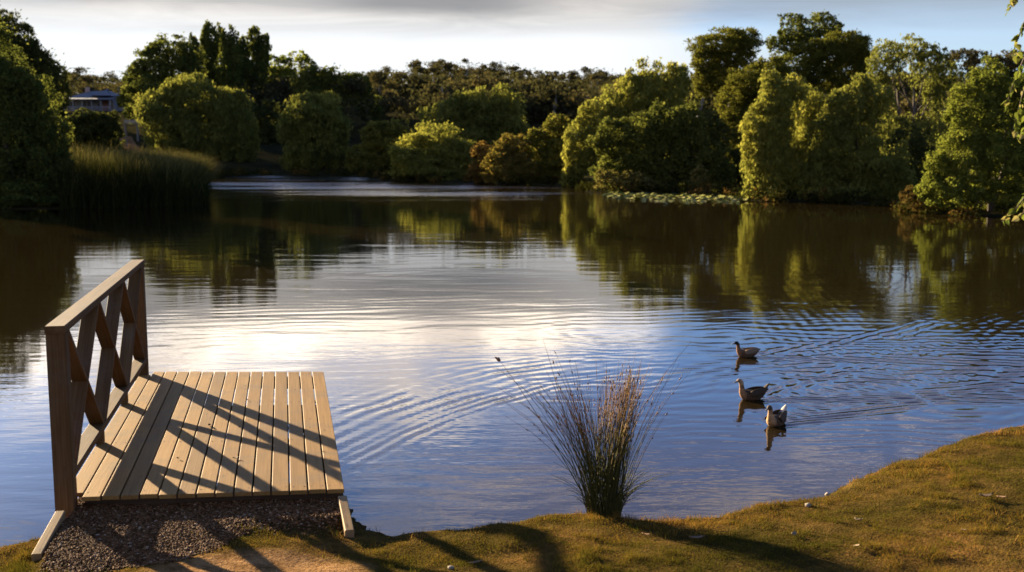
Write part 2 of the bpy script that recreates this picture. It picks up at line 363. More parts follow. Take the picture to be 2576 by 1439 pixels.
def waves(X, Y):
    Z = np.zeros(X.shape)
    d, s = polydist(X, Y, arc)
    jit = .05 * (vnoise(X, Y, .5, 11) - .5) + .22 * (vnoise(X, Y, 1.4, 12) - .5)
    brk = .15 + 1.5 * vnoise(X, Y, .35, 13) * vnoise(X, Y, .9, 14)
    Z += 0.0032 * np.sin(2 * np.pi * (d + jit) / .17) * np.exp(-((d - .12) / .22) ** 2) * brk * sm(s * 12) * sm((1 - s) * 3)
    Z += .0022 * np.sin(2 * np.pi * (d + jit) / .25) * np.exp(-((d - .9) / .8) ** 2) * brk * sm(s * 5) * sm((1 - s) * 3)
    for q in DUCKS:
        hx, hy = math.cos(q['h']), math.sin(q['h']); dx, dy = X - q['p'][0], Y - q['p'][1]
        S = -(dx * hx + dy * hy) + .18; T = dx * -hy + dy * hx
        A = np.where(S > 0, np.exp(-np.clip(S, 0, None) / 5.0), 0) * sm(S / .15)
        for sg in (1, -1):
            T2 = T * sg; cusp = .36 * np.clip(S, 0, None) + .02
            env = np.exp(-((T2 - cusp) / (.10 + .10 * np.clip(S, 0, None))) ** 2)
            Z += .0060 * A * env * np.sin(2 * np.pi * (S * .53 - T2 * .85 + jit * .5) / .21)
        Z += .0022 * A * np.exp(-(T / (.06 + .10 * np.clip(S, 0, None))) ** 2) * np.sin(2 * np.pi * (S + jit) / .16)
    # old wakes rolling in on the right
    c = G(2250, 930)
    env = np.exp(-(((X - c[0] - 1.5) / 4.2) ** 2 + ((Y - c[1]) / 3.4) ** 2))
    j2 = .8 * vnoise(X, Y, 1.7, 21) + .22 * vnoise(X, Y, .5, 22)
    Z += .0030 * env * (np.sin(2 * np.pi * (Y * .98 + X * .12 + j2) / .34) + .6 * np.sin(2 * np.pi * (Y * .95 - X * .22 + 1.4 * j2) / .23)) * (.4 + .9 * vnoise(X, Y, .8, 23))
    # light chop
    Z += .0006 * sm((40 - Y) / 30) * np.sin(2 * np.pi * (Y * .97 - X * .2 + vnoise(X, Y, 1.1, 31) * .6) / .42) * vnoise(X, Y, 1.6, 32)
    return Z
wy = [4.8]
while wy[-1] < 128:
    y0 = wy[-1]; wy.append(y0 + max(.024, (y0 / 14) ** 1.7 * .028))
wy = np.array(wy); ph = np.tan(np.linspace(-.60, .60, 760))
ph = np.concatenate([[-7, -2.0, -1.0], ph, [1.0, 2.0, 7]])
WX = wy[:, None] * ph[None, :]; WX = np.clip(WX, -60, 60); WX += np.linspace(-.01, .01, WX.shape[1])[None, :]
WY = np.repeat(wy[:, None], WX.shape[1], 1)
WZ = waves(WX, WY)
ny, nx = WX.shape; idx = np.arange(nx * ny).reshape(ny, nx)
WF = np.stack([idx[:-1, :-1], idx[:-1, 1:], idx[1:, 1:], idx[1:, :-1]], -1).reshape(-1, 4)
m, t, o = newmat('pond_water'); geo = t.node('ShaderNodeNewGeometry'); pos = geo.outputs['Position']
sp = t.node('ShaderNodeSeparateXYZ'); t.l.new(pos, sp.inputs[0])
r1 = t.noise(t.scale(pos, (1.3, 4.6, 1), .12), 1.0, 3, .5, .3)
r2 = t.noise(t.scale(pos, (3.5, 13, 1), -.1), 1.0, 2, .5)
calm = t.noise(t.scale(pos, (.10, .30, 1)), 1.0, 3, .5)
amp = t.math('MULTIPLY', t.ss(calm, .35, .65, .5, 1.3), t.ss(sp.outputs[1], 9, 26, 1.0, .22))
r0 = t.noise(t.scale(pos, (.30, 1.15, 1), .06), 1.0, 2, .5, .4)
hgt = t.math('ADD', t.math('MULTIPLY', t.math('ADD', t.math('MULTIPLY', r1, .0027), t.math('MULTIPLY', r2, .0012)), amp), t.math('MULTIPLY', r0, t.ss(sp.outputs[1], 8, 24, .002, .0075)))
# wind ruffled streaks far out
xa, xb = D(560, 460, 80)[0] / 80, D(1400, 460, 80)[0] / 80
xr = t.math('DIVIDE', sp.outputs[0], sp.outputs[1])
bandn = t.noise(t.scale(pos, (.035, .16, 1)), 1.0, 3, .55)
band = t.math('MULTIPLY', t.math('MULTIPLY', t.ss(sp.outputs[1], 54, 78), t.ss(sp.outputs[0], 13, 3)), t.ss(bandn, .36, .62))
r3 = t.noise(t.scale(pos, (1.2, 2.2, 1)), 1.0, 4, .6)
hgt = t.math('ADD', hgt, t.math('MULTIPLY', t.math('MULTIPLY', r3, band), .16))
nrm = bump(t, hgt, 1.0)
t.l.new(pbsdf(t, (.012, .0078, .0026), t.math('ADD', t.math('MULTIPLY', band, .12), .035), .5, nrm, IOR=1.333), o.inputs[0]); M['water'] = m
wobj = obj('water', mesh('water', np.stack([WX, WY, WZ], -1).reshape(-1, 3), WF, m, True)); tag(wobj, kind='structure')

# ------------------------------------------------------------------ leaves and trees
def quads(C, A, B):
    n = len(C); V = np.empty((n, 4, 3)); V[:, 0] = C - A; V[:, 1] = C + B - A * .12; V[:, 2] = C + A; V[:, 3] = C - B - A * .12
    return V.reshape(-1, 3), np.arange(n * 4).reshape(n, 4)
def unit(v): return v / (np.linalg.norm(v, axis=-1, keepdims=True) + 1e-9)
def rdir(n): return unit(rng.normal(size=(n, 3)))
def crown_points(lobes, n, open_=0.0, sub=80, subr=(.17, .30)):
    """leaf spots on small clumps that cover big uneven lobes; lobes: (centre, radii)"""
    ar = np.array([r[0] * r[2] for _, r in lobes]); lobes = [(c, r * 1.0) for c, r in lobes]; cnt = np.maximum((n * ar / ar.sum()).astype(int), 30)
    Cs, Ns = [], []
    for (c, r), k in zip(lobes, cnt):
        S = max(10, int(sub * (1 - open_)))
        d = rdir(S); d[:, 2] = d[:, 2] * .9 + .08; d = unit(d)
        wob = 1 + .22 * np.sin(3 * d[:, 0] + rng.random() * 6) * np.sin(4 * d[:, 2] + rng.random() * 6)
        rad = (rng.random(S) * .42 + .58) * wob
        sc = c + d * r * rad[:, None]; sr = rng.uniform(*subr, S)
        which = rng.integers(0, S, k); dd = unit(rdir(k) + .55 * d[which])
        rr = sr[which] * (.45 + .60 * rng.random(k) ** .6)
        P = sc[which] + dd * rr[:, None] * r * np.array([1, 1, .85])
        spr = rng.random(k) < .11; P[spr] += dd[spr] * r * (rng.random((spr.sum(), 1)) ** 2 * .22)
        inner = rng.random(k) < (.10 if open_ < .3 else .03)
        P[inner] = c + rdir(inner.sum()) * r * (rng.random(inner.sum()) ** .5 * .7)[:, None]
        Cs.append(P); Ns.append(dd)
    return np.vstack(Cs), np.vstack(Ns)
def leaves(C, N, s, style):
    n = len(C); k = rng.uniform(.6, 1.4, (n, 1)) * s
    if style == 'willow':
        A = unit(np.array([0, 0, -1.0]) + .75 * rdir(n) + .3 * N) * k * .9; w = .24
    elif style == 'pine':
        A = unit(N + .7 * rdir(n) + np.array([0, 0, .25])) * k * .75; w = .30
    elif style == 'upright':
        A = unit(np.array([0, 0, 1.0]) + .7 * rdir(n)) * k * .65; w = .42
    else:
        A = unit(rdir(n) + .3 * N + np.array([0, 0, -.15])) * k * .62; w = .48
    B = unit(np.cross(A, unit(N * .8 + rdir(n)))) * np.linalg.norm(A, axis=1, keepdims=True) * w * 1.5
    return quads(C, A, B)
NLEAF = [0]
def tree(name, label, cat, Y, lobes, mat, style='broad', dens=1.0, size=1.0, bark='bark', open_=0.0, base=None, trunk=True, group=None, stems=1, wet=False, sub=80, subr=(.17, .30)):
    L = []
    sc = Y / f
    area = 0
    for lb in lobes:
        x, y, rx, ry = lb[:4]; dy = lb[4] if len(lb) > 4 else rng.uniform(-.35, .35) * rx * sc
        c = D(x, y, Y + dy); L.append((c, np.array([rx * sc, rx * sc * .85, ry * sc]))); area += math.pi * rx * ry
    size = size * .60
    n = int(area / 6.33 * 1.75 * dens / size ** 1.3)
    s = 3.3 * size * Y / 1092
    C, N = crown_points(L, n, open_, sub, subr)
    bx = np.mean([c[0] for c, _ in L]) if base is None else D(base, 400, Y)[0]
    by = np.mean([c[1] for c, _ in L])
    for _ in range(60):
        if sdist(np.array([bx]), np.array([by]))[0] > .4: break
        by += .4
    gz = hpt(bx, by); org = np.array([bx, by, gz])
    hz = np.maximum(height(C[:, 0], C[:, 1]), 0) if len(C) else 0
    keep = C[:, 2] > hz + .03; C, N = C[keep], N[keep]
    if style == 'willow':
        dr = rng.random(len(C)) < .3; C[dr, 2] -= rng.random(dr.sum()) ** 1.6 * 1.5; C[:, 2] = np.maximum(C[:, 2], .03 + .15 * rng.random(len(C)))
    V, F = leaves(C, N, s, style); NLEAF[0] += len(F)
    V[:, 2] = np.maximum(V[:, 2], .012)
    tint = np.repeat(np.clip(rng.normal(.5, .22, len(C)), 0, 1), 4)
    root = empty(name, org); tag(root, label, cat, group)
    obj('crown', mesh('crown', V - org, F, M[mat], False, tint=tint), root)
    b = MB(); top = max(c[2] for c, _ in L); H = max(top - gz, .8)
    r0 = max(.05, H * .022)
    for k in range(stems):
        a = 2 * math.pi * k / stems + .4; off = np.array([math.cos(a), math.sin(a) * .6, 0]) * (.18 * H * .4 if stems > 1 else 0)
        lean = off * 2.2 + rng.normal(0, .03 * H, 3) * [1, 1, 0]
        mid = org + off * .3 + lean * .5 + [0, 0, H * .38]; end = org + lean + [0, 0, H * .72]
        b.tube([org + off * .2 + [0, 0, -.25], org + off * .25 + [0, 0, .08 * H], mid, end], [r0 * 1.35, r0, r0 * .7, r0 * .22], 8)
        for (c, r) in L:
            if stems > 1 and rng.random() > 1.6 / stems: continue
            zt = gz + np.clip((c[2] - gz) * .55, .12 * H, .55 * H); tt = (zt - gz) / (.72 * H)
            st = org + off * .3 + lean * np.clip(tt, 0, 1) + [0, 0, zt - gz]
            e1 = st * .45 + c * .55 + [0, 0, .04 * H]; rr = r0 * .45 * (1 - .4 * tt)
            b.tube([st, e1, c], [rr, rr * .65, rr * .3], 6)
            for _q in range(3):
                e2 = c + rdir(1)[0] * r * .75; b.tube([e1 * .4 + c * .6, e2], [rr * .45, rr * .12], 4, False)
    b.build('trunk', M[bark], root, origin=org, smooth=True)
    return root

BANK = 'trees round the pond'
# ---- left side
tree('bushy_tree', 'bushy dark green tree on the left bank beside the reed bed, its right edge sunlit', 'tree', 52.6,
     [(40, 290, 100, 120), (-70, 260, 150, 170), (110, 350, 62, 80), (70, 430, 90, 95), (150, 450, 48, 60), (-60, 430, 130, 110), (40, 490, 120, 40), (120, 490, 70, 36), (-60, 500, 90, 40), (182, 486, 26, 42), (60, 215, 50, 45), (-10, 200, 60, 40)], 'broad', 'broad', 1.0, 1.05, base=40, stems=3)
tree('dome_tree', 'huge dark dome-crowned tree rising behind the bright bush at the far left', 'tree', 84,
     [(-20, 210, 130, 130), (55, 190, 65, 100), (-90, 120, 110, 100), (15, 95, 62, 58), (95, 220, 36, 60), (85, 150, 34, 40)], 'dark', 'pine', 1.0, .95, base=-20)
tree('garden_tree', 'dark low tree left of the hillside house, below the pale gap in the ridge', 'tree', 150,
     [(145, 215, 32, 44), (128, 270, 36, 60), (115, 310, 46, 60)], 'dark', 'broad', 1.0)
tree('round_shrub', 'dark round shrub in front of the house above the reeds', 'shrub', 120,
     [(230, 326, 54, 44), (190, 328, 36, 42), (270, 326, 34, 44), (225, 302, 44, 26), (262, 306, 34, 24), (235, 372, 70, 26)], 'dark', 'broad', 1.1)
tree('broadleaf_tree', 'spreading dark broadleaf tree between the house and the columnar poplars', 'tree', 138,
     [(432, 132, 58, 42), (388, 160, 48, 42), (350, 205, 34, 40), (455, 190, 60, 60), (415, 230, 80, 50), (350, 172, 24, 22), (480, 165, 30, 50), (322, 250, 24, 34), (338, 286, 24, 26)], 'broad', 'broad', .8, 1.0, open_=.25)
tree('columnar_poplar', 'slim columnar poplar, the shortest one, touching the spreading dark tree', 'tree', 150, [(488, 125, 11, 38), (490, 190, 19, 60), (492, 150, 13, 40)], 'broad', 'upright', 1.2, base=489, group='columnar poplars', subr=(.24, .36))
tree('columnar_poplar', 'tallest columnar poplar with a rounded top, second in the row from the house', 'tree', 152, [(530, 98, 21, 40), (555, 105, 13, 38), (530, 150, 21, 50), (540, 210, 28, 50), (515, 110, 10, 30)], 'broad', 'upright', 1.2, base=532, group='columnar poplars', subr=(.24, .36))
tree('columnar_poplar', 'narrow columnar poplar standing just right of the tallest one, tip a little lower', 'tree', 147, [(585, 118, 16, 40), (575, 180, 30, 50), (565, 125, 13, 40), (580, 230, 28, 50)], 'broad', 'upright', 1.2, base=577, group='columnar poplars', subr=(.24, .36))
tree('columnar_poplar', 'columnar poplar in the middle of the row with a sunlit left edge', 'tree', 150, [(612, 128, 15, 40), (615, 185, 27, 50), (603, 160, 15, 40)], 'broad', 'upright', 1.2, base=612, group='columnar poplars', subr=(.24, .36))
tree('columnar_poplar', 'broad twin-tipped poplar at the right end of the columnar row', 'tree', 151, [(640, 105, 18, 34), (668, 118, 12, 30), (655, 150, 21, 45), (642, 195, 28, 45)], 'broad', 'upright', 1.2, base=645, group='columnar poplars', subr=(.24, .36))
tree('big_willow', 'very large round willow with yellow-green top beside the house hill', 'tree', 115,
     [(500, 250, 85, 58), (424, 285, 76, 56), (580, 290, 58, 66), (378, 280, 32, 30), (432, 345, 54, 60), (520, 350, 100, 76), (600, 360, 48, 78), (505, 405, 90, 38), (445, 225, 36, 28)], 'willow_dull', 'willow', 1.0, 1.0, base=500)
tree('gum_tree', 'sparse open-crowned gum tree with see-through top behind the willows', 'tree', 155,
     [(690, 160, 36, 20), (742, 152, 40, 20), (655, 205, 46, 36), (720, 212, 58, 42), (650, 250, 46, 40), (772, 162, 24, 18), (700, 185, 40, 24)], 'fresh', 'broad', .55, 1.0, open_=.35, base=700)
tree('dark_tree', 'dark dense tree behind the small willow, its top just under the skyline', 'tree', 142,
     [(830, 230, 56, 56), (890, 235, 46, 52), (800, 195, 40, 30), (860, 290, 70, 60), (920, 300, 46, 60), (780, 270, 50, 60), (770, 215, 34, 34)], 'broad', 'broad', .9, base=850)
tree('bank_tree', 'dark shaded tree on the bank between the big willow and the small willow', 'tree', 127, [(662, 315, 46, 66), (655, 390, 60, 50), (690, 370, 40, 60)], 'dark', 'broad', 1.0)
tree('small_willow', 'small two-tiered willow with pale crown at the water left of the gum forest', 'tree', 112,
     [(790, 282, 72, 46), (740, 318, 42, 42), (830, 330, 48, 48), (790, 380, 66, 50), (750, 402, 42, 36), (850, 392, 38, 42), (770, 262, 40, 26)], 'willow_dull', 'willow', 1.0, base=790)
tree('bank_tree', 'low dark green tree with yellowish top left of the round sunlit bush', 'tree', 107,
     [(965, 345, 55, 42), (1002, 335, 36, 32), (930, 398, 56, 44), (990, 408, 48, 38), (900, 420, 32, 28), (940, 330, 26, 22)], 'autumn_green', 'broad', 1.0, .95)
tree('round_bush', 'round sunlit yellow-green bush at the far waterline', 'bush', 91,
     [(1095, 380, 88, 66), (1060, 408, 70, 46), (1140, 398, 56, 58), (1008, 436, 24, 18), (1100, 428, 92, 32), (1030, 400, 34, 40)], 'willow', 'broad', 1.1, .9, base=1100, stems=3)
tree('lobed_willow', 'pale willow of several rounded lobes rising behind the round sunlit bush', 'tree', 114,
     [(1190, 265, 50, 42), (1270, 265, 46, 50), (1115, 288, 50, 32), (1230, 325, 80, 60), (1160, 310, 46, 40), (1290, 335, 36, 50), (1150, 265, 30, 26), (1200, 390, 70, 50)], 'willow_dull', 'willow', 1.0, base=1215)
tree('autumn_bush', 'small orange autumn bush right of the round sunlit bush', 'bush', 85, [(1215, 388, 30, 26), (1203, 430, 26, 28), (1228, 432, 30, 28)], 'orange', 'broad', 1.0, .9, stems=3)
tree('autumn_bush', 'wide bush turning gold and rust beside the small orange bush', 'bush', 83, [(1290, 372, 46, 36), (1265, 418, 46, 40), (1310, 430, 46, 34), (1240, 446, 28, 18), (1262, 385, 24, 26)], 'autumn', 'broad', 1.0, .9, stems=3)
tree('bank_tree', 'green tree with faint rusty leaves left of the tall weeping willow', 'tree', 84, [(1402, 325, 42, 40), (1360, 368, 42, 38), (1410, 390, 46, 58), (1370, 438, 52, 28), (1345, 345, 20, 22)], 'autumn_green', 'broad', 1.0, .95)
# ---- right side
tree('weeping_willow', 'tall weeping willow reaching the water left of the lily pads', 'tree', 77.5,
     [(1650, 225, 76, 64), (1560, 268, 66, 56), (1500, 308, 56, 56), (1460, 368, 42, 68), (1446, 436, 34, 36), (1560, 350, 80, 70), (1680, 300, 60, 80), (1700, 195, 36, 36), (1600, 215, 36, 28)], 'willow', 'willow', 1.0, 1.0, base=1580)
tree('glossy_bush', 'dark glossy large-leaved bush in front of the weeping willow', 'bush', 70.5,
     [(1540, 350, 54, 54), (1600, 375, 72, 76), (1660, 330, 56, 66), (1560, 430, 66, 42), (1680, 420, 76, 58), (1740, 400, 56, 76), (1800, 430, 50, 62), (1722, 320, 56, 56), (1640, 465, 120, 16)], 'glossy', 'broad', 1.0, 1.1, base=1650, stems=3)
tree('pale_shrub', 'pale straggling shrub at the foot of the dark glossy bush', 'shrub', 68.3, [(1530, 452, 34, 24), (1596, 455, 40, 24), (1645, 466, 26, 14)], 'pale', 'broad', .8, 1.0, stems=3, open_=.2)
tree('pale_shrub', 'small pale shrub in the shade behind the lily pads', 'shrub', 66.5, [(1762, 452, 26, 34), (1790, 478, 30, 16)], 'pale', 'broad', .5, 1.0, stems=3, open_=.3)
tree('pine_tree', 'dark round-topped pine above the tall weeping willow', 'tree', 94,
     [(1822, 112, 76, 38), (1780, 155, 40, 36), (1866, 108, 40, 32), (1768, 208, 30, 32), (1860, 156, 40, 36), (1808, 200, 46, 40)], 'pine', 'pine', 1.3, .9, base=1820, subr=(.24, .36))
tree('tall_gum', 'tallest tree on the right skyline, an airy grey-green gum', 'tree', 107,
     [(1995, 72, 38, 42), (2066, 72, 46, 36), (1958, 112, 30, 22), (2040, 108, 66, 36), (2095, 92, 22, 24), (2010, 160, 60, 40)], 'broad', 'broad', .75, .95, open_=.2, base=2030)
tree('conifer', 'broad dark conifer mass below the tall gum and right of the pine', 'tree', 86,
     [(1890, 210, 62, 44), (1850, 262, 52, 44), (1942, 182, 52, 40), (1900, 290, 72, 54), (1830, 330, 52, 54), (1980, 260, 50, 60), (2030, 330, 46, 80), (2040, 420, 50, 60), (1860, 390, 54, 60), (1925, 235, 50, 40)], 'pine', 'pine', 1.1, .9, base=1880)
tree('conifer', 'golden-edged cypress with rounded lobes right of the tall gum', 'tree', 89,
     [(2080, 126, 52, 38), (2148, 120, 46, 40), (2046, 180, 38, 34), (2120, 180, 54, 44), (2026, 232, 30, 30), (2168, 168, 26, 40), (2100, 250, 70, 50)], 'pine', 'pine', 1.4, .85, base=2100, subr=(.24, .36))
tree('weeping_willow', 'bright yellow-green willow at the right end of the lily pads', 'tree', 59.3,
     [(1952, 250, 48, 56), (1920, 310, 50, 56), (1902, 370, 36, 56), (1960, 350, 56, 76), (1940, 425, 60, 60), (2000, 430, 46, 58), (1896, 470, 24, 26), (1940, 200, 26, 24), (2000, 225, 34, 34), (2035, 270, 36, 50, 1.5), (2040, 370, 46, 66, 1.2)], 'willow', 'willow', 1.0, 1.0, base=1950)
tree('weeping_willow', 'wide shaggy willow between the bright willow and the dark gap in the right bank', 'tree', 58.6,
     [(2130, 268, 54, 50), (2080, 320, 44, 36), (2150, 340, 74, 58), (2200, 250, 44, 50), (2100, 400, 76, 58), (2200, 420, 86, 68), (2060, 450, 56, 42), (2250, 460, 56, 42), (2170, 215, 26, 26), (2130, 480, 90, 22)], 'willow_dull', 'willow', 1.0, 1.0, base=2150)
tree('airy_willow', 'tall thin-crowned willow with sky showing through its bare limbs', 'tree', 70,
     [(2300, 122, 46, 30), (2232, 142, 44, 42), (2340, 155, 44, 40), (2378, 192, 42, 44), (2212, 190, 24, 36), (2352, 236, 30, 30), (2262, 330, 56, 50), (2340, 340, 56, 60)], 'willow_dull', 'willow', .6, .95, open_=.2, base=2300, stems=3)
tree('sparse_tree', 'sparse brownish tree on the skyline behind the right-hand willow bush', 'tree', 77,
     [(2422, 150, 42, 34), (2470, 168, 42, 36), (2530, 158, 42, 34), (2440, 218, 52, 46), (2520, 230, 60, 54), (2600, 180, 60, 60)], 'gum', 'broad', .55, .9, open_=.3, base=2490)
tree('willow_bush', 'large bright green willow bush on the right bank nearest the overhanging twigs', 'tree', 47.2,
     [(2480, 222, 60, 62), (2440, 300, 62, 76), (2550, 280, 76, 96), (2420, 390, 66, 70), (2520, 400, 86, 76), (2362, 430, 34, 56), (2400, 480, 72, 46), (2500, 490, 76, 42), (2610, 450, 86, 80), (2342, 472, 32, 44), (2640, 300, 80, 120)], 'fresh', 'broad', 1.0, 1.0, base=2500, stems=4)
tree('dry_brush', 'low rusty brush at the waterline beneath the large bright green willow bush', 'shrub', 48, [(2290, 492, 26, 24), (2335, 518, 44, 12), (2420, 528, 50, 10)], 'dry', 'broad', .8, .9, stems=3, open_=.2)
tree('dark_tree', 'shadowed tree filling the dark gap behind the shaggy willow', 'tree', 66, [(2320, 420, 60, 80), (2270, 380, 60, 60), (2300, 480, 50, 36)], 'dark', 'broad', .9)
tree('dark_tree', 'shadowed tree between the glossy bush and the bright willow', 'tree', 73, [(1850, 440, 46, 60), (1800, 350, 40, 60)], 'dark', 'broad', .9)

# ---- gum forest on the far hill: a far-off wood that reads as one mass
def forest():
    ridge = np.array([(-1000, 190), (-300, 190), (130, 175), (180, 162), (300, 168), (420, 185), (620, 190), (760, 178), (900, 178), (1000, 172), (1100, 155), (1200, 160), (1300, 168), (1400, 188), (1500, 178), (1580, 184), (1650, 205), (2000, 205), (3700, 195)], float)
    Cs, Ns, Ts, b = [], [], [], MB()
    for Y, n, drop in ((330, 142, 0), (290, 142, 12), (250, 127, 32), (215, 112, 58), (185, 95, 90), (160, 74, 128), (140, 42, 165)):
        for i in range(n):
            x = -1000 + 4700 * (i + rng.random()) / n
            if 60 < x < 420 and Y < 240: continue
            top = np.interp(x, ridge[:, 0], ridge[:, 1]) - 15 * np.clip((x - 600) / 300, 0, 1) + drop + rng.uniform(-9, 16)
            P = D(x, top, Y + rng.uniform(-12, 12)); gz = hpt(P[0], P[1])
            if P[2] - gz < 4: P[2] = gz + 4 + 3 * rng.random()
            H = P[2] - gz; R = rng.uniform(3.2, 5.2)
            nb = rng.integers(5, 9); tn = rng.uniform(.1, .9)
            for k in range(nb):
                a = rng.random() * 6.28; q = rng.random() ** .6 * R
                c = np.array([P[0] + math.cos(a) * q, P[1] + math.sin(a) * q, P[2] - .9 - (q / R) ** 2 * 2.2 - rng.random() * min(3.5, H * .3)])
                r = rng.uniform(1.0, 1.9); m_ = 170
                d = rdir(m_); Cs.append(c + d * np.array([r, r, r * .6]) * (rng.random((m_, 1)) ** .4)); Ns.append(d); Ts.append(np.clip(tn + rng.normal(0, .15, m_), 0, 1))
            # lower skirt so the wood is closed
            m_ = 380; d = np.clip(rng.normal(size=(m_, 3)), -1.5, 1.5) * [R * .7, R * .5, H * .27] + [P[0], P[1], gz + H * .45]
            Cs.append(d); Ns.append(rdir(m_)); Ts.append(np.full(m_, .1))
            if rng.random() < .6:
                b.tube([[P[0], P[1], gz - .3], [P[0] + rng.normal(0, .4), P[1], gz + H * .5], [P[0] + rng.normal(0, .8), P[1], P[2] - 1]], [.28, .2, .08], 5, False)
    C = np.vstack(Cs); N = np.vstack(Ns); T = np.concatenate(Ts)
    V, F = leaves(C, N, .37, 'broad'); V2 = np.vstack(b.V); n0 = len(V)
    F2 = np.array(b.F) + n0
    me = mesh('gum_forest', np.vstack([V, V2]), np.vstack([F, F2]), None, False, tint=np.concatenate([np.repeat(T, 4), np.zeros(len(V2))]), mats=[M['gum'], M['pale_bark']], midx=np.concatenate([np.zeros(len(F)), np.ones(len(F2))]))
    NLEAF[0] += len(F)
    o = obj('gum_forest', me); tag(o, 'brown-green gum forest covering the far hill below the skyline', 'forest', kind='stuff')
forest()

# ---- reeds
def blades(P, Hh, lean, wid, curve, segs=3, az=None):
    """curved ribbon blades, numpy; returns V,F"""
    n = len(P); az = rng.random(n) * 6.283 if az is None else az
    hx = np.stack([np.cos(az), np.sin(az), np.zeros(n)], 1); sx = np.stack([-np.sin(az), np.cos(az), np.zeros(n)], 1)
    V = np.empty((n, segs + 1, 2, 3))
    for k in range(segs + 1):
        q = k / segs; out = (lean * q + curve * q * q) * Hh; up = Hh * q * np.sqrt(np.clip(1 - (.55 * (lean + curve) * q) ** 2, .15, 1))
        c = P + hx * out[:, None] + np.array([0, 0, 1.0]) * up[:, None]
        ww = (wid * (1 - q * .92) * .5)[:, None]
        V[:, k, 0] = c - sx * ww; V[:, k, 1] = c + sx * ww
    base = (np.arange(n) * (segs + 1) * 2)[:, None]
    F = np.concatenate([base + np.array([[2 * k, 2 * k + 1, 2 * k + 3, 2 * k + 2]]) for k in range(segs)], 0)
    return V.reshape(-1, 3), F
def reeds():
    n = 46000
    X = rng.uniform(-26, -13.0, n); Y = rng.uniform(50.5, 84, n)
    sd = sdist(X, Y); k = (sd > -.35) & (sd < 7) ; X, Y, sd = X[k], Y[k], sd[k]
    xd = X / Y * f + cx
    k = (xd < 522) & (xd > 150); X, Y, sd, xd = X[k], Y[k], sd[k], xd[k]
    Z = np.maximum(height(X, Y, sd), -.1)
    Hh = (2.05 + .45 * vnoise(X, Y, 1.6, 41) + rng.normal(0, .22, len(X))) * (.62 + .38 * sm((sd + .4) / 1.2)) * np.interp(xd, [90, 200, 420, 522], [1.12, 1.08, .98, .86])
    V, F = blades(np.stack([X, Y, Z], 1), Hh, rng.uniform(.02, .25, len(X)), rng.uniform(.025, .05, len(X)), rng.uniform(.05, .8, len(X)), 4)
    tn = np.clip(np.repeat(rng.normal(.22, .16, len(X)), 10) + np.tile(np.repeat(np.linspace(0, 1, 5) ** 4, 2), len(X)) * .5, 0, 1)
    # drooping plume heads
    o = obj('reeds', mesh('reeds', V, F, M['reed'], False, tint=tn)); tag(o, 'dense bed of tall reeds with pale tips along the left bank', 'reeds', kind='stuff')
reeds()

# ---- rank growth along the far waterline
def undergrowth():
    Cs, Ts = [], []
    L = np.array([G(*p)[:2] for p in shore_px[9:-1]])
    for a, b in zip(L[:-1], L[1:]):
        ln = np.hypot(*(b - a)); nrm_ = np.array([-(b - a)[1], (b - a)[0]]) / ln
        if nrm_[1] < -.2: nrm_ = -nrm_
        for i in range(int(ln * 2.6)):
            p = a + (b - a) * rng.random() + nrm_ * (-.25 + 4.2 * rng.random() ** 1.5)
            r = rng.uniform(.25, .75); h = rng.uniform(.25, .9); k = 90; d = rdir(k); d[:, 2] = np.abs(d[:, 2])
            c = np.array([p[0], p[1], max(hpt(*p), 0) + .02])
            Cs.append(c + d * np.array([r, r, h]) * (rng.random((k, 1)) ** .4)); Ts.append(np.clip(rng.normal(rng.random(), .12, k), 0, 1))
    C = np.vstack(Cs); V, F = leaves(C, rdir(len(C)), .13, 'broad'); V[:, 2] = np.maximum(V[:, 2], .012)
    o = obj('undergrowth', mesh('undergrowth', V, F, M['rank'], False, tint=np.repeat(np.concatenate(Ts), 4)))
    tag(o, 'low rank undergrowth along the far waterline', 'undergrowth', kind='stuff')
M['rank'] = leafmat('rank_growth', [(0, (.012, .015, .006)), (.6, (.028, .03, .010)), (.85, (.05, .04, .014)), (1, (.09, .055, .022))], .2)
undergrowth()

# ---- lily pads
def pads():
    Vs, Fs, n, tn = [], [], 0, []
    for i in range(1500):
        x = rng.uniform(1520, 1885); q = (x - 1520) / 365
        y = 492 + 10 * q + rng.normal(0, 5.0) * (.5 + .6 * math.sin(math.pi * q)); P = G(x, y)
        if sdist(P[:1], P[1:2])[0] > -.15: continue
        r = rng.uniform(.09, .17); a0 = rng.random() * 6.28; til = rng.normal(0, .22, 2)
        pts = [(0, 0)] + [(r * math.cos(a0 + .25 + 5.78 * k / 9), r * math.sin(a0 + .25 + 5.78 * k / 9)) for k in range(10)]
        for (u, v) in pts: Vs.append((P[0] + u, P[1] + v, .025 + abs(til[0]) * r + til[0] * u + til[1] * v + .01 * rng.random()))
        Fs += [[n, n + k + 1, n + k + 2] for k in range(9)]; n += 11; tn += [rng.random()] * 11
    m, t, o = newmat('lily_pad'); t.l.new(pbsdf(t, t.ramp(t.attr('tint'), [(0, (.11, .115, .012)), (.6, (.19, .18, .022)), (1, (.27, .23, .06))]), .6, .12), o.inputs[0])
    o = obj('lily_pads', mesh('lily_pads', np.array(Vs), np.array(Fs), m, False, tint=tn)); tag(o, 'strip of yellow-green lily pads floating in front of the right bank', 'lily pads', kind='stuff')
pads()

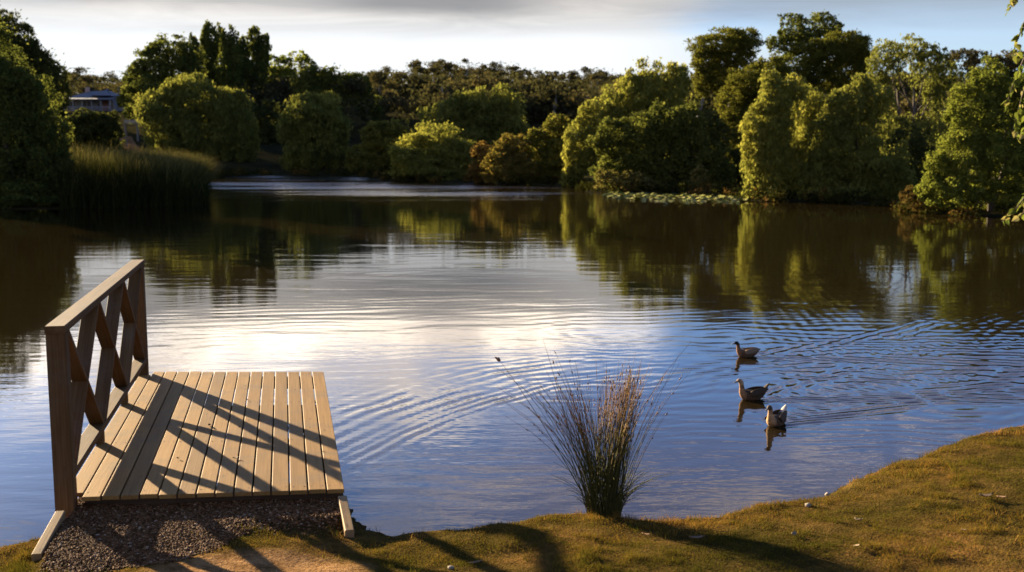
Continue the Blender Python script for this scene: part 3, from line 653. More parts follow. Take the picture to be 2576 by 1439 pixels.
# ------------------------------------------------------------------ viewing platform
def platform():
    org = (NL + NR) / 2; org = np.array([org[0], org[1], 0.0])
    root = empty('viewing_platform', org); tag(root, 'timber viewing platform over the water with a cross-braced railing down one side', 'platform')
    nb = 14; b = MB(); gap = .0032
    A = lambda q: NL + (NR - NL) * q; B_ = lambda q: FL + (FR - FL) * q
    for i in range(-1, nb):
        q0, q1 = i / nb + gap, (i + 1) / nb - gap; dz = rng.normal(0, .0012); en = rng.normal(0, .008)
        pa, pb = A((q0 + q1) / 2), B_((q0 + q1) / 2)
        P4 = [A(q0) + DU * en, A(q1) + DU * en, B_(q1) + DU * en, B_(q0) + DU * en]
        if i < 0: P4 = [P4[0] + DU * .115, P4[1] + DU * .115, P4[2] - DU * .175, P4[3] - DU * .175]
        ch = .0035; V = []; gg = []; off = rng.random(3) * 20
        for (ins, z) in ((0, -.032), (0, -ch), (ch, 0)):
            for k, P in enumerate(P4):
                s = np.array([DV, -DV, -DV, DV])[k] * ins + np.array([DU, DU, -DU, -DU])[k] * ins
                v = P + s + [0, 0, z + dz]; V.append(v); gg.append(np.array([(v - pa) @ DU, (v - pa) @ DV, z]) + off)
        F = [[3, 2, 1, 0], [8, 9, 10, 11]] + [[r * 4 + k, r * 4 + (k + 1) % 4, r * 4 + 4 + (k + 1) % 4, r * 4 + 4 + k] for r in (0, 1) for k in range(4)]
        b.add(V, F, gg)
    b.build('decking', M['deck'], root, org)
    # bearers and joists below the boards
    zt = ZD - .037
    L = np.linalg.norm(FL - NL)
    for k, q in enumerate((.022, .33, .66, .975)):
        b = MB(); p0 = NL * (1 - q) + FL * q - DV * (.12 if .2 < q < .8 else -.02); p1 = NR * (1 - q) + FR * q - DV * .02
        b.beam([*p0[:2], zt - .07], [*p1[:2], zt - .07], .045, .14, DU); b.build('bearer', M['under'], root, org)
    for q in (.03, .97):
        b = MB(); p0 = A(q) + DU * .05; p1 = B_(q) - DU * .12
        b.beam([*p0[:2], zt - .22], [*p1[:2], zt - .22], .07, .12, DV); b.build('joist', M['under'], root, org)
    for q in (.36, .68, .97):
        for e in (.06, .94):
            p = (NL * (1 - q) + FL * q) * (1 - e) + (NR * (1 - q) + FR * q) * e
            b = MB(); b.beam([*p[:2], -1.0], [*p[:2], zt - .285], .12, .12, DV); b.build('pile', M['under'], root, org)
    b = MB()
    for i in range(nb):
        for q in (.022, .33, .66, .975):
            for e in (-.3, .3):
                p = A((i + .5 + e) / nb) * (1 - q) + B_((i + .5 + e) / nb) * q + DU * rng.normal(0, .006) + np.array([0, 0, .0016])
                b.tube([p - [0, 0, .003], p], [.0055, .0052], 8)
    m, t, o = newmat('galvanised_screw'); t.l.new(pbsdf(t, (.06, .05, .045), .5, .3, Metallic=.6), o.inputs[0])
    tag(b.build('screw_heads', m, root, org), kind='stuff')
    # railing
    RU = FL - NL; RL = np.linalg.norm(RU); RU = RU / RL; RV = np.array([RU[1], -RU[0], 0])
    O = np.array([NL[0], NL[1], 0]) - RV * .115; W = .14
    at = lambda u, z: O + RU * u + np.array([0, 0, z])
    Zt, Zl0, Zl1 = ZD + 1.335, ZD + .14, ZD + .20
    u0, u1 = .02, RL - .08
    b = MB(); b.beam(at(u0 - .08, Zt - .03), at(u1 + .085, Zt - .03), W + .006, .06, RV, .006); b.build('handrail', M['rail'], root, org)
    for u, zb in ((u0, -.35), (u1, -.9)):
        b = MB(); b.beam(at(u, zb), at(u, Zt - .062), W, W, RV, .006); b.build('railing_post', M['rail'], root, org)
    b = MB(); b.beam(at(u0 + .072, (Zl0 + Zl1) / 2), at(u1 - .072, (Zl0 + Zl1) / 2), W - .004, Zl1 - Zl0, RV, .005); b.build('bottom_rail', M['rail'], root, org)
    ub = [u0 + .072, u0 + (u1 - u0) / 3, u0 + 2 * (u1 - u0) / 3, u1 - .072]
    for u in ub[1:3]:
        b = MB(); b.beam(at(u, ZD + .003), at(u, Zl0 - .002), .09, .09, RV, .004); b.build('stub_post', M['rail'], root, org)
    th = .045
    for i in range(3):
        ua, uc = ub[i] + .012, ub[i + 1] - .012; zb, zt_ = Zl1 + .002, Zt - .064
        Ld = math.hypot(uc - ua, zt_ - zb); e = th / 2 * Ld / (zt_ - zb)
        up = np.array([0, 0, 1.0])
        b = MB(); b.beam(at(ua + e, zb), at(uc - e, zt_), W - .012, th, RV, .004, up, up); b.build('brace', M['rail'], root, org)
        b = MB(); b.beam(at(uc - e, zb), at(ua + e, zt_), W - .020, th, RV, .004, up, up); b.build('brace', M['rail'], root, org)
    return root
platform()
# timber edgings of the gravel approach
def edging(pts, label, zs):
    P = [G(*p, z) for p, z in zip(pts, zs)]; d = P[1] - P[0]; c = (P[0] + P[1]) / 2; org = np.array([c[0], c[1], 0])
    b = MB(); b.beam(P[0] - [0, 0, .06], P[1] - [0, 0, .06], .068, .12, np.cross(d, [0, 0, 1.0]), .006)
    tag(b.build('timber_edging', M['edging'], None, None), label, 'edging', 'timber edgings of the gravel approach')
edging([(152, 1284), (92, 1392)], 'sunlit edging timber leading down to the grass from the railing post', [.30, .225])
edging([(861, 1246), (879, 1332)], 'sunlit edging timber at the gravel end without a railing', [.30, .225])

# ------------------------------------------------------------------ gravel, grass
def gravel():
    n = 40000
    uu = rng.uniform(-1.8, .35, n); vv = rng.uniform(-.08, 1.96, n)
    X = NL[0] + DU[0] * uu + DV[0] * vv; Y = NL[1] + DU[1] * uu + DV[1] * vv
    gm = gravelmask(X, Y); k = rng.random(n) < gm * (.4 + .6 * sm((uu + 1.6) / .6)); X, Y = X[k], Y[k]; n = len(X)
    Z = height(X, Y)
    base = np.array([(0, 0, 1), (1, 0, 0), (0, 1, 0), (-1, 0, 0), (0, -1, 0), (0, 0, -1), (.68, .68, .5), (-.68, .68, .5), (-.68, -.68, .5), (.68, -.68, .5)], float)
    tri = np.array([(0, 6, 7), (0, 7, 8), (0, 8, 9), (0, 9, 6), (6, 1, 2), (6, 2, 7), (7, 2, 3), (7, 3, 8), (8, 3, 4), (8, 4, 9), (9, 4, 1), (9, 1, 6), (5, 2, 1), (5, 3, 2), (5, 4, 3), (5, 1, 4)])
    s = rng.uniform(.004, .0125, (n, 1, 1)) * rng.uniform(.7, 1.3, (n, 1, 3)); V = base[None] * s * rng.uniform(.8, 1.2, (n, 10, 1))
    a = rng.random(n) * 6.28; c_, s_ = np.cos(a)[:, None], np.sin(a)[:, None]
    x, y = V[..., 0] * c_ - V[..., 1] * s_, V[..., 0] * s_ + V[..., 1] * c_
    V = np.stack([x + X[:, None], y + Y[:, None], V[..., 2] * .75 + Z[:, None] + .004], -1).reshape(-1, 3)
    F = (tri[None] + (np.arange(n) * 10)[:, None, None]).reshape(-1, 3)
    m, t, o = newmat('pebble'); t.l.new(pbsdf(t, t.ramp(t.attr('tint'), [(0, (.04, .017, .005)), (.6, (.10, .046, .017)), (.93, (.17, .088, .038)), (1, (.30, .21, .13))]), .9, .05), o.inputs[0])
    o = obj('gravel', mesh('gravel', V, F, m, False, tint=np.repeat(rng.random(n), 10))); tag(o, 'dark brown gravel in front of the platform', 'gravel', kind='stuff')
gravel()
M['grass'] = leafmat('lawn_blade', [(0, (.034, .038, .008)), (.35, (.060, .056, .012)), (.6, (.10, .074, .019)), (.8, (.15, .086, .026)), (1, (.21, .13, .05))], .26, .6, .2)
def grass():
    n = 520000
    Y = 5.4 + 6.8 * rng.random(n) ** 1.25; X = rng.uniform(-.56, .62, n) * (Y + .8)
    sd = sdist(X, Y); k = (sd > .0); X, Y, sd = X[k], Y[k], sd[k]
    gm = gravelmask(X, Y); dm = dirtmask(X, Y)
    uu, vv = deckuv(X, Y)
    under = (uu > -.05) & (uu < 5) & (vv > -.15) & (vv < 2.05)
    patch = vnoise(X, Y, .45, 51) * .6 + vnoise(X, Y, .16, 52) * .4
    cover = (.16 + .84 * sm((patch - .30) / .28)) * np.exp(-gm * 4) * np.exp(-dm * 5) * (.12 + .88 * sm((sd - .05 + .3 * (vnoise(X, Y, .2, 59) - .35)) / .15))
    k = (rng.random(len(X)) < cover) & ~under; X, Y, sd, patch = X[k], Y[k], sd[k], patch[k]
    Z = height(X, Y, sd)
    edge = np.exp(-sd / .12)
    big = vnoise(X, Y, .9, 53) * .65 + vnoise(X, Y, .25, 54) * .35
    dryedge = .34 * np.exp(-((sd - .35) / .4) ** 2)
    tint = np.clip(.20 + .75 * sm((big - .3) / .55) * .6 + dryedge + rng.normal(0, .13, len(X)) - .1 * (patch - .5), 0, 1)
    clump = np.clip(vnoise(X, Y, .10, 55) * 1.3 - .2, 0, 1.2) * (.4 + .9 * vnoise(X, Y, .7, 58))
    Hh = (.012 + .05 * clump * clump + .02 * edge * vnoise(X, Y, .2, 57)) * rng.uniform(.6, 1.4, len(X))
    # taller tufts scattered through the lawn, thickest along the water's edge
    m_ = 900; ty = 5.6 + 6.4 * rng.random(m_) ** 1.2; tx = rng.uniform(-.5, .58, m_) * (ty + .8); ts = sdist(tx, ty)
    q_ = (ts > .03) & (gravelmask(tx, ty) < .1) & (dirtmask(tx, ty) < .3) & (rng.random(m_) < .35 + .65 * np.exp(-ts / .3)); tx, ty = tx[q_], ty[q_]
    kk = 26; tr = rng.uniform(.015, .06, len(tx))
    X2 = np.repeat(tx, kk) + rng.normal(size=len(tx) * kk) * np.repeat(tr, kk); Y2 = np.repeat(ty, kk) + rng.normal(size=len(tx) * kk) * np.repeat(tr, kk)
    uu2, vv2 = deckuv(X2, Y2); ok = ~((uu2 > -.05) & (uu2 < 5) & (vv2 > -.3) & (vv2 < 2.05)); X2, Y2 = X2[ok], Y2[ok]
    H2 = np.repeat(rng.uniform(.025, .075, len(tx)), kk)[ok] * rng.uniform(.6, 1.3, ok.sum()); t2 = np.clip(np.repeat(rng.normal(.35, .28, len(tx)), kk)[ok] + rng.normal(0, .1, ok.sum()), 0, 1)
    X, Y, Z = np.concatenate([X, X2]), np.concatenate([Y, Y2]), np.concatenate([Z, height(X2, Y2)]); Hh = np.concatenate([Hh, H2]); tint = np.concatenate([tint, t2])
    V, F = blades(np.stack([X, Y, Z - .003], 1), Hh, rng.uniform(.1, .8, len(X)), rng.uniform(.003, .0055, len(X)) , rng.uniform(.1, .6, len(X)), 2)
    o = obj('grass', mesh('grass', V, F, M['grass'], False, tint=np.repeat(tint, 6))); tag(o, 'short patchy lawn on the near bank, green with dry brown edges', 'grass', kind='stuff')
    return len(X)
print('grass', grass())
# ------------------------------------------------------------------ rush tussock
def tussock():
    c = G(1518, 1300, .12); gz = hpt(c[0], c[1]); org = np.array([c[0], c[1], gz])
    root = empty('rush_tussock', org); tag(root, 'tall tussock of thin rushes with brown seed heads at the edge of the bank', 'plant')
    n = 400
    a = rng.random(n) * 6.283; r = rng.random(n) ** .6 * .12
    P = np.stack([np.cos(a) * r * 1.1, np.sin(a) * r * .7, np.full(n, -.03)], 1)
    H = rng.normal(.95, .17, n); lean = np.clip(rng.normal(.09, .09, n), 0, .36); cur = np.abs(rng.normal(.14, .15, n))
    az = a + rng.normal(0, .5, n)
    out = rng.random(n) < .10; lean[out] += rng.uniform(.06, .2, out.sum()); H[out] *= 1.05
    # a few denser upright bunches
    bun = rng.random(n) < .30; az[bun] = rng.normal(.15, .25, bun.sum()); lean[bun] = np.abs(rng.normal(.10, .025, bun.sum())); H[bun] = rng.normal(1.12, .07, bun.sum()); cur[bun] = .03
    bun2 = (rng.random(n) < .22) & ~bun; az[bun2] = rng.normal(3.0, .3, bun2.sum()); lean[bun2] = np.abs(rng.normal(.17, .06, bun2.sum())); H[bun2] = rng.normal(1.05, .1, bun2.sum())
    th_ = np.arange(n) > n - 90; H[th_] = rng.uniform(.15, .5, th_.sum()); lean[th_] = rng.uniform(.1, .5, th_.sum()); cur[th_] = rng.uniform(.2, .9, th_.sum())
    lean = np.minimum(lean, .27)
    far_ = np.arange(n) == 0; az[0] = 3.05; lean[0] = .52; H[0] = 1.32; cur[0] = .05
    segs = 5; b = MB(); heads = []; tn = []
    for i in range(n):
        h = np.array([math.cos(az[i]), math.sin(az[i]) * .8, 0]); pts = []
        for k in range(segs + 1):
            q = k / segs; o_ = (lean[i] * q + cur[i] * q * q) * H[i]; up = H[i] * q * math.sqrt(max(.2, 1 - (.6 * (lean[i] + cur[i]) * q) ** 2))
            pts.append(P[i] + h * o_ + np.array([0, 0, up]))
        w_ = rng.uniform(.0020, .0034) * (1.5 if i == 0 else 1)
        b.tube(pts, [w_, w_, w_ * .9, w_ * .8, w_ * .6, w_ * .35], 3, False); tn += [np.clip(rng.normal(.5, .2), 0, 1)] * ((segs + 1) * 3)
        if (rng.random() < .5 and H[i] > .6) or i == 0: heads.append((pts, i))
    V = np.vstack(b.V)
    m, t, o = newmat('rush_stem'); tcn = t.node('ShaderNodeTexCoord'); sp_ = t.node('ShaderNodeSeparateXYZ'); t.l.new(tcn.outputs['Object'], sp_.inputs[0])
    green = t.ramp(t.attr('tint'), [(0, (.035, .04, .012)), (.7, (.07, .066, .02)), (1, (.11, .08, .03))]); straw = t.ramp(t.attr('tint'), [(0, (.09, .046, .015)), (.5, (.165, .092, .033)), (1, (.27, .175, .085))])
    t.l.new(pbsdf(t, t.mix(t.ss(t.math('ADD', sp_.outputs[2], t.math('MULTIPLY', t.attr('tint'), .3)), .55, 1.15), green, straw), .85, .04), o.inputs[0])
    obj('stems', mesh('stems', V, np.array(b.F), m, True, tint=tn), root)
    hb = MB()
    for pts, i in heads:
        for _ in range(rng.integers(2, 6)):
            q = rng.uniform(3.3, 5) if i else 4.9; k = min(int(q), 4); p = pts[k] + (pts[k + 1] - pts[k]) * (q - k); d = unit(pts[5] - pts[3])
            s = rng.uniform(.004, .0075) * (1.9 if i == 0 else 1); dv = d + .5 * rdir(1)[0]
            hb.tube([p, p + dv * s * .8, p + dv * s * 2.4, p + dv * s * 3.4], [s * .2, s * .8, s * .65, s * .1], 5, False)
    m, t, o = newmat('rush_seed'); gi = t.node('ShaderNodeNewGeometry').outputs['Random Per Island']
    t.l.new(pbsdf(t, t.ramp(gi, [(0, (.07, .035, .018)), (.6, (.16, .075, .035)), (1, (.32, .19, .11))]), .7, .2), o.inputs[0])
    tag(hb.build('seed_heads', m, root, None, True), kind='stuff')
tussock()

# ------------------------------------------------------------------ ducks
def duckmat(name, back, flank, head, pale):
    m, t, o = newmat(name); tcn = t.node('ShaderNodeTexCoord'); s = t.node('ShaderNodeSeparateXYZ'); t.l.new(tcn.outputs['Object'], s.inputs[0])
    fe = t.noise(t.scale(tcn.outputs['Object'], (45, 80, 80)), 1.0, 2, .5)
    col = t.mix(t.ss(s.outputs[2], .07, .12), flank, back)
    col = t.mix(t.ss(s.outputs[0], .11, .17), col, pale)
    col = t.mix(t.ss(s.outputs[2], .19, .225), col, head)
    col = t.mix(1.0, col, t.ramp(fe, [(.35, (.35, .33, .3)), (.6, (1.5, 1.5, 1.5))]), 'MULTIPLY')
    t.l.new(pbsdf(t, col, .8, .1, bump(t, fe, .003)), o.inputs[0]); return m
def simplemat(name, c, r=.5, sp_=.3):
    m, t, o = newmat(name); n = t.noise(t.node('ShaderNodeTexCoord').outputs['Object'], 60, 3); t.l.new(pbsdf(t, t.mix(n, tuple(q * .7 for q in c), tuple(q * 1.25 for q in c)), r, sp_), o.inputs[0]); return m
def loft(sections, k=16):
    """sections: (centre, half width, half height, axis direction)"""
    V = []; 
    for c, wy_, hz_, d in sections:
        d = unit(np.array(d, float)); side = np.array([0, 1.0, 0]); up = np.cross(d, side) * -1
        up = unit(np.cross(side, d)) * -1 if np.cross(side, d)[2] > 0 and False else unit(np.cross(d, side))
        for j in range(k):
            a = 2 * math.pi * j / k; V.append(np.array(c) + side * wy_ * math.cos(a) + up * hz_ * math.sin(a))
    n = len(sections); F = [[i * k + j, i * k + (j + 1) % k, (i + 1) * k + (j + 1) % k, (i + 1) * k + j] for i in range(n - 1) for j in range(k)]
    F += [list(range(k - 1, -1, -1)), [(n - 1) * k + j for j in range(k)]]
    return np.array(V), F
M['bill'] = simplemat('duck_bill', (.10, .085, .05), .35); M['eye'] = simplemat('duck_eye', (.01, .008, .006), .1, .5)
M['white_feather'] = simplemat('white_feather', (.42, .36, .29), .8, .1)
def duck(q, mat, wingmat, label, up_tail=None, neck=1.0):
    root = empty('duck', (q['p'][0], q['p'][1], 0.0), q['h']); root.scale = (q['s'],) * 3; tag(root, label, 'duck', 'ducks swimming in line')
    tz = .16 if up_tail else .125
    S = [((-.235, 0, tz), .006, .004, (1, 0, -.3)), ((-.215, 0, tz - .008), .022, .010, (1, 0, -.35)), ((-.17, 0, .088), .048, .030, (1, 0, -.3)), ((-.11, 0, .058), .078, .058, (1, 0, -.15)), ((-.04, 0, .042), .094, .074, (1, 0, 0)),
         ((.03, 0, .042), .096, .080, (1, 0, .05)), ((.09, 0, .052), .085, .078, (1, 0, .25)), ((.135, 0, .075), .066, .064, (1, 0, .7)), ((.158, 0, .112), .046, .046, (.5, 0, 1)), ((.166, 0, .150), .033, .034, (.15, 0, 1)),
         ((.170, 0, .185 * neck), .028, .029, (.15, 0, 1)), ((.176, 0, .212 * neck), .028, .032, (.35, 0, 1)), ((.190, 0, .236 * neck), .029, .034, (.9, 0, .7)), ((.214, 0, .243 * neck), .025, .028, (1, 0, -.1)), ((.233, 0, .238 * neck), .016, .017, (1, 0, -.25)), ((.243, 0, .235 * neck), .009, .010, (1, 0, -.25))]
    V, F = loft(S); me = mesh('body', V, F, mat, True); bo = obj('body', me, root)
    md = bo.modifiers.new('sub', 'SUBSURF'); md.levels = 1; md.render_levels = 1
    hz = .238 * neck
    V, F = loft([((.236, 0, hz - .004), .012, .011, (1, 0, -.2)), ((.255, 0, hz - .010), .011, .008, (1, 0, -.15)), ((.278, 0, hz - .014), .013, .005, (1, 0, -.05)), ((.292, 0, hz - .015), .010, .003, (1, 0, 0))], 10)
    obj('bill', mesh('bill', V, F, M['bill'], True), root)
    for s in (1, -1):
        b = MB(); p = np.array([.216, s * .0235, hz + .010]); b.tube([p - [0, s * .002, 0], p + [0, s * .002, 0], p + [0, s * .004, 0]], [.005, .0045, .001], 8); b.build('eye', M['eye'], root, None, True)
        # folded wing: a curved shell lying on the flank, pointed towards the tail
        V = []; nu, nv = 9, 7
        for i in range(nu):
            for j in range(nv):
                a = i / (nu - 1); x = .085 - .30 * a; hw = .050 * math.sin(math.pi * min(1, (a * .86 + .14))) ** .7 + .004
                zc = .085 + .035 * a; tt = (j / (nv - 1) - .5) * 2; z = zc + hw * tt * .8
                y = s * (.099 * (1 - .75 * a ** 1.6) * (1 - .22 * tt - .18 * tt * tt) + .004); V.append((x, y, z))
        F = [[i * nv + j, i * nv + j + 1, (i + 1) * nv + j + 1, (i + 1) * nv + j] for i in range(nu - 1) for j in range(nv - 1)]
        wo_ = obj('wing', mesh('wing', V, F, wingmat, True), root); sd_ = wo_.modifiers.new('thick', 'SOLIDIFY'); sd_.thickness = .006; sd_.offset = 0
    if up_tail:
        V, F = loft([((-.13, 0, .10), .045, .010, (1, 0, -.4)), ((-.18, 0, .128), .040, .012, (1, 0, -.5)), ((-.225, 0, .162), .026, .010, (1, 0, -.6)), ((-.25, 0, .185), .006, .004, (1, 0, -.6))], 10)
        obj('tail', mesh('tail', V, F, up_tail, True), root)
DM = [duckmat('duck_feather_dark_head', (.10, .062, .034), (.085, .05, .028), (.013, .011, .008), (.16, .08, .04)),
      duckmat('duck_feather_pale_neck', (.045, .028, .016), (.07, .041, .023), (.30, .20, .12), (.21, .115, .058)),
      duckmat('duck_feather_pale_breast', (.048, .031, .018), (.08, .05, .028), (.11, .073, .045), (.32, .19, .095))]
WM = [simplemat('wing_buff', (.17, .11, .065), .8, .1), simplemat('wing_brown', (.05, .032, .018), .8, .1), simplemat('wing_mottled', (.075, .048, .029), .8, .1)]
duck(DUCKS[0], DM[0], WM[0], 'dark-headed duck swimming low, farthest of the three from the bank')
duck(DUCKS[1], DM[1], WM[1], 'brown duck with a pale upright neck and dark back, between the other two', WM[1], 1.06)
duck(DUCKS[2], DM[2], WM[2], 'pale-breasted duck facing the bank with a white raised tail', M['white_feather'], 1.0)

# ------------------------------------------------------------------ fallen leaves, stones, twigs
M['dead_leaf'] = simplemat('dead_leaf', (.20, .115, .06), .8); M['dark_leaf_litter'] = simplemat('dark_dead_leaf', (.06, .04, .025), .7); M['pale_leaf'] = simplemat('pale_dead_leaf', (.22, .16, .10), .9, .05); M['stone'] = simplemat('white_stone', (.25, .21, .165), .9, .05)
def fallen(x, y, z, L, W, mat, label, ang, curl=.35, group=None, onbank=True):
    P = G(x, y, z)
    if onbank:
        for _ in range(4): z = hpt(P[0], P[1]) + .018; P = G(x, y, z)
    V = []; nu = 8
    for i in range(nu + 1):
        a = i / nu; ww = W * math.sin(math.pi * min(1, a * .93 + .05)) ** .8; zc = curl * L * (a - .5) ** 2
        for s in (-1, 0, 1): V.append(((a - .5) * L, s * ww / 2, zc + abs(s) * W * .22 + .002))
    F = [[i * 3 + j, i * 3 + j + 1, (i + 1) * 3 + j + 1, (i + 1) * 3 + j] for i in range(nu) for j in (0, 1)]
    o = obj('fallen_leaf', mesh('fallen_leaf', V, F, mat, True), None, P); o.rotation_euler = (rng.normal(0, .15), rng.normal(0, .15), ang)
    sd_ = o.modifiers.new('thick', 'SOLIDIFY'); sd_.thickness = .0012
    tag(o, label, 'leaf', group)
LV = 'fallen leaves on the lawn'
fallen(1753, 1354, .5, .115, .034, M['dead_leaf'], 'large curled tan leaf on the lawn below the right side of the tussock', .15, .3, LV)
fallen(1996, 1345, .5, .06, .035, M['pale_leaf'], 'pale leaf with raised edge on the lawn right of the large tan leaf', .9, .6, LV)
fallen(2160, 1310, .5, .07, .04, M['pale_leaf'], 'light buff leaf lying upslope near the white stones', 2.2, .7, LV)
fallen(2156, 1375, .5, .05, .03, M['pale_leaf'], 'small pale leaf directly below the light buff one', .4, .5, LV)
fallen(2480, 1250, .5, .12, .05, M['dark_leaf_litter'], 'dark curled leaf on the lawn near the right-hand rise', .2, .6, LV)
fallen(2520, 1252, .5, .07, .03, M['dead_leaf'], 'narrow tan leaf beside the dark curled one', -.5, .3, LV)
fallen(2695, 1310, .5, .05, .03, M['pale_leaf'], 'pale leaf low on the lawn at the far right edge', .5, .5, LV)
fallen(1625, 1346, .5, .06, .025, M['dead_leaf'], 'tan leaf lying just right of the tussock foot', -.2, .4, LV)
fallen(1197, 1415, .5, .10, .018, M['dead_leaf'], 'thin tan gum leaf on the lawn beside the white pebble', .05, .15, LV)
fallen(2425, 1335, .5, .035, .025, M['pale_leaf'], 'tiny white leaf on the lawn lower right', 0, .5, LV)
DL = 'dead leaves lying on the deck boards'
for k, (x, y, s, lb) in enumerate(((527, 1071, .055, 'dark curled leaf near the middle of the deck boards'), (592, 1154, .05, 'dark leaf on the deck boards nearest the front edge'),
        (602, 1076, .032, 'small dark leaf right of the curled one on the deck'), (680, 1103, .035, 'small leaf in the braced shadow on the deck'), (448, 1154, .035, 'small brown leaf on the left deck boards'),
        (797, 1104, .032, 'tiny leaf on the deck near its open side'), (622, 1007, .03, 'tiny leaf far out on the deck boards'), (806, 1132, .03, 'speck of leaf on the second board from the open side'))):
    fallen(x, y, ZD + .004, s, s * .55, M['dark_leaf_litter'], lb, rng.random() * 6, .9, DL, False)
def stone(x, y, r, label):
    r *= .65; P = G(x, y, .3)
    for _ in range(4): P = G(x, y, hpt(P[0], P[1]) + r * .4)
    k, n = 9, 6; V = []; F = []
    for i in range(n + 1):
        th_ = math.pi * i / n
        for j in range(k):
            a = 6.283 * j / k; rr = r * (1 + .22 * math.sin(2.3 * a + i + x) * math.sin(th_ * 2 + y)); V.append((rr * 1.3 * math.sin(th_) * math.cos(a), rr * math.sin(th_) * math.sin(a), rr * .8 * math.cos(th_)))
    F = [[i * k + j, (i + 1) * k + j, (i + 1) * k + (j + 1) % k, i * k + (j + 1) % k] for i in range(n) for j in range(k)]
    tag(obj('stone', mesh('stone', V, F, M['stone'], True), None, P), label, 'stone', 'white stones on the bank')
stone(2033, 1271, .034, 'white stone at the bank edge, lower of the pair near the water'); stone(2082, 1244, .03, 'white stone at the bank edge, upper of the pair near the water')
stone(1134, 1428, .026, 'white pebble on the lawn beside the thin gum leaf'); stone(245, 1347, .018, 'single white pebble on the dark gravel by the left timber')

# ------------------------------------------------------------------ overhanging tree at the right edge (stands just outside the frame)
def near_tree():
    Yt = 6.6; tx = 4.15; gz = hpt(tx, Yt + .6); org = np.array([tx, Yt + .6, gz])
    root = empty('birch_tree', org); tag(root, 'tree whose heart-leaved twigs hang into view over the right shore', 'tree')
    b = MB(); b.tube([org + [0, 0, -.3], org + [.02, 0, .5], org + [-.05, .05, 2.2], org + [0, .1, 4.0], org + [.05, .1, 5.6]], [.16, .13, .11, .08, .03], 10)
    tw = [[(2700, -200), (2620, -110), (2560, -30), (2540, 25)], [(2720, -120), (2630, -30), (2575, 60), (2552, 120), (2558, 140)], [(2720, -60), (2640, 60), (2575, 150), (2548, 215), (2532, 262)], [(2720, 0), (2630, 120), (2575, 230), (2556, 300), (2558, 345)], [(2720, 60), (2640, 170), (2585, 280), (2575, 340)],
          [(2740, 300), (2660, 400), (2590, 480), (2545, 540), (2520, 558)], [(2740, 330), (2660, 430), (2600, 500), (2566, 545)], [(2740, 380), (2650, 470), (2590, 510)]]
    C, A, N = [], [], []
    for k, pl in enumerate(tw):
        Y0 = 6.5 + .12 * (k % 3); P = [D(x, y, Y0 + .05 * i) for i, (x, y) in enumerate(pl)]
        zs = org + [0, .05, np.clip(P[0][2] - gz + .5, 1.2, 4.6)]
        P = [zs] + P; b.tube(P, list(np.linspace(.011, .0015, len(P))), 5, False)
        cur = np.array(P[1:]); seg = np.linalg.norm(np.diff(cur, axis=0), axis=1); tot = seg.sum(); n = int(tot / .017)
        for i in range(n):
            s = tot * (i + rng.random()) / n; j = 0
            while j < len(seg) - 1 and s > seg[j]: s -= seg[j]; j += 1
            p = cur[j] + (cur[j + 1] - cur[j]) * min(1, s / seg[j]); d = unit(cur[j + 1] - cur[j])
            a = unit(.35 * d + .8 * rdir(1)[0] + [0, 0, -.75]); C.append(p + a * .03); A.append(a); N.append(unit(rdir(1)[0] + [-.3, -.5, .3]))
    b.build('trunk', M['bark'], root, org, True)
    C, A, N = np.array(C), np.array(A), np.array(N); n = len(C); L = rng.uniform(.028, .055, (n, 1)); B = unit(np.cross(A, N))
    Nn = np.cross(B, A)
    prof = [(-.5, 0, 0), (-.42, .36, .06), (-.1, .46, .10), (.25, .25, .06), (.6, 0, -.05), (.25, -.25, .06), (-.1, -.46, .10), (-.42, -.36, .06), (0, 0, 0)]
    V = np.stack([C + A * L * a + B * L * c + Nn * L * q for a, c, q in prof], 1).reshape(-1, 3)
    F = np.concatenate([(np.arange(n) * 9)[:, None] + np.array([[8, k, (k + 1) % 8]]) for k in range(8)], 0)
    obj('crown', mesh('crown', V - org, F, M['birch'], False, tint=np.repeat(np.clip(rng.normal(.5, .28, n), 0, 1), 9)), root)
near_tree()

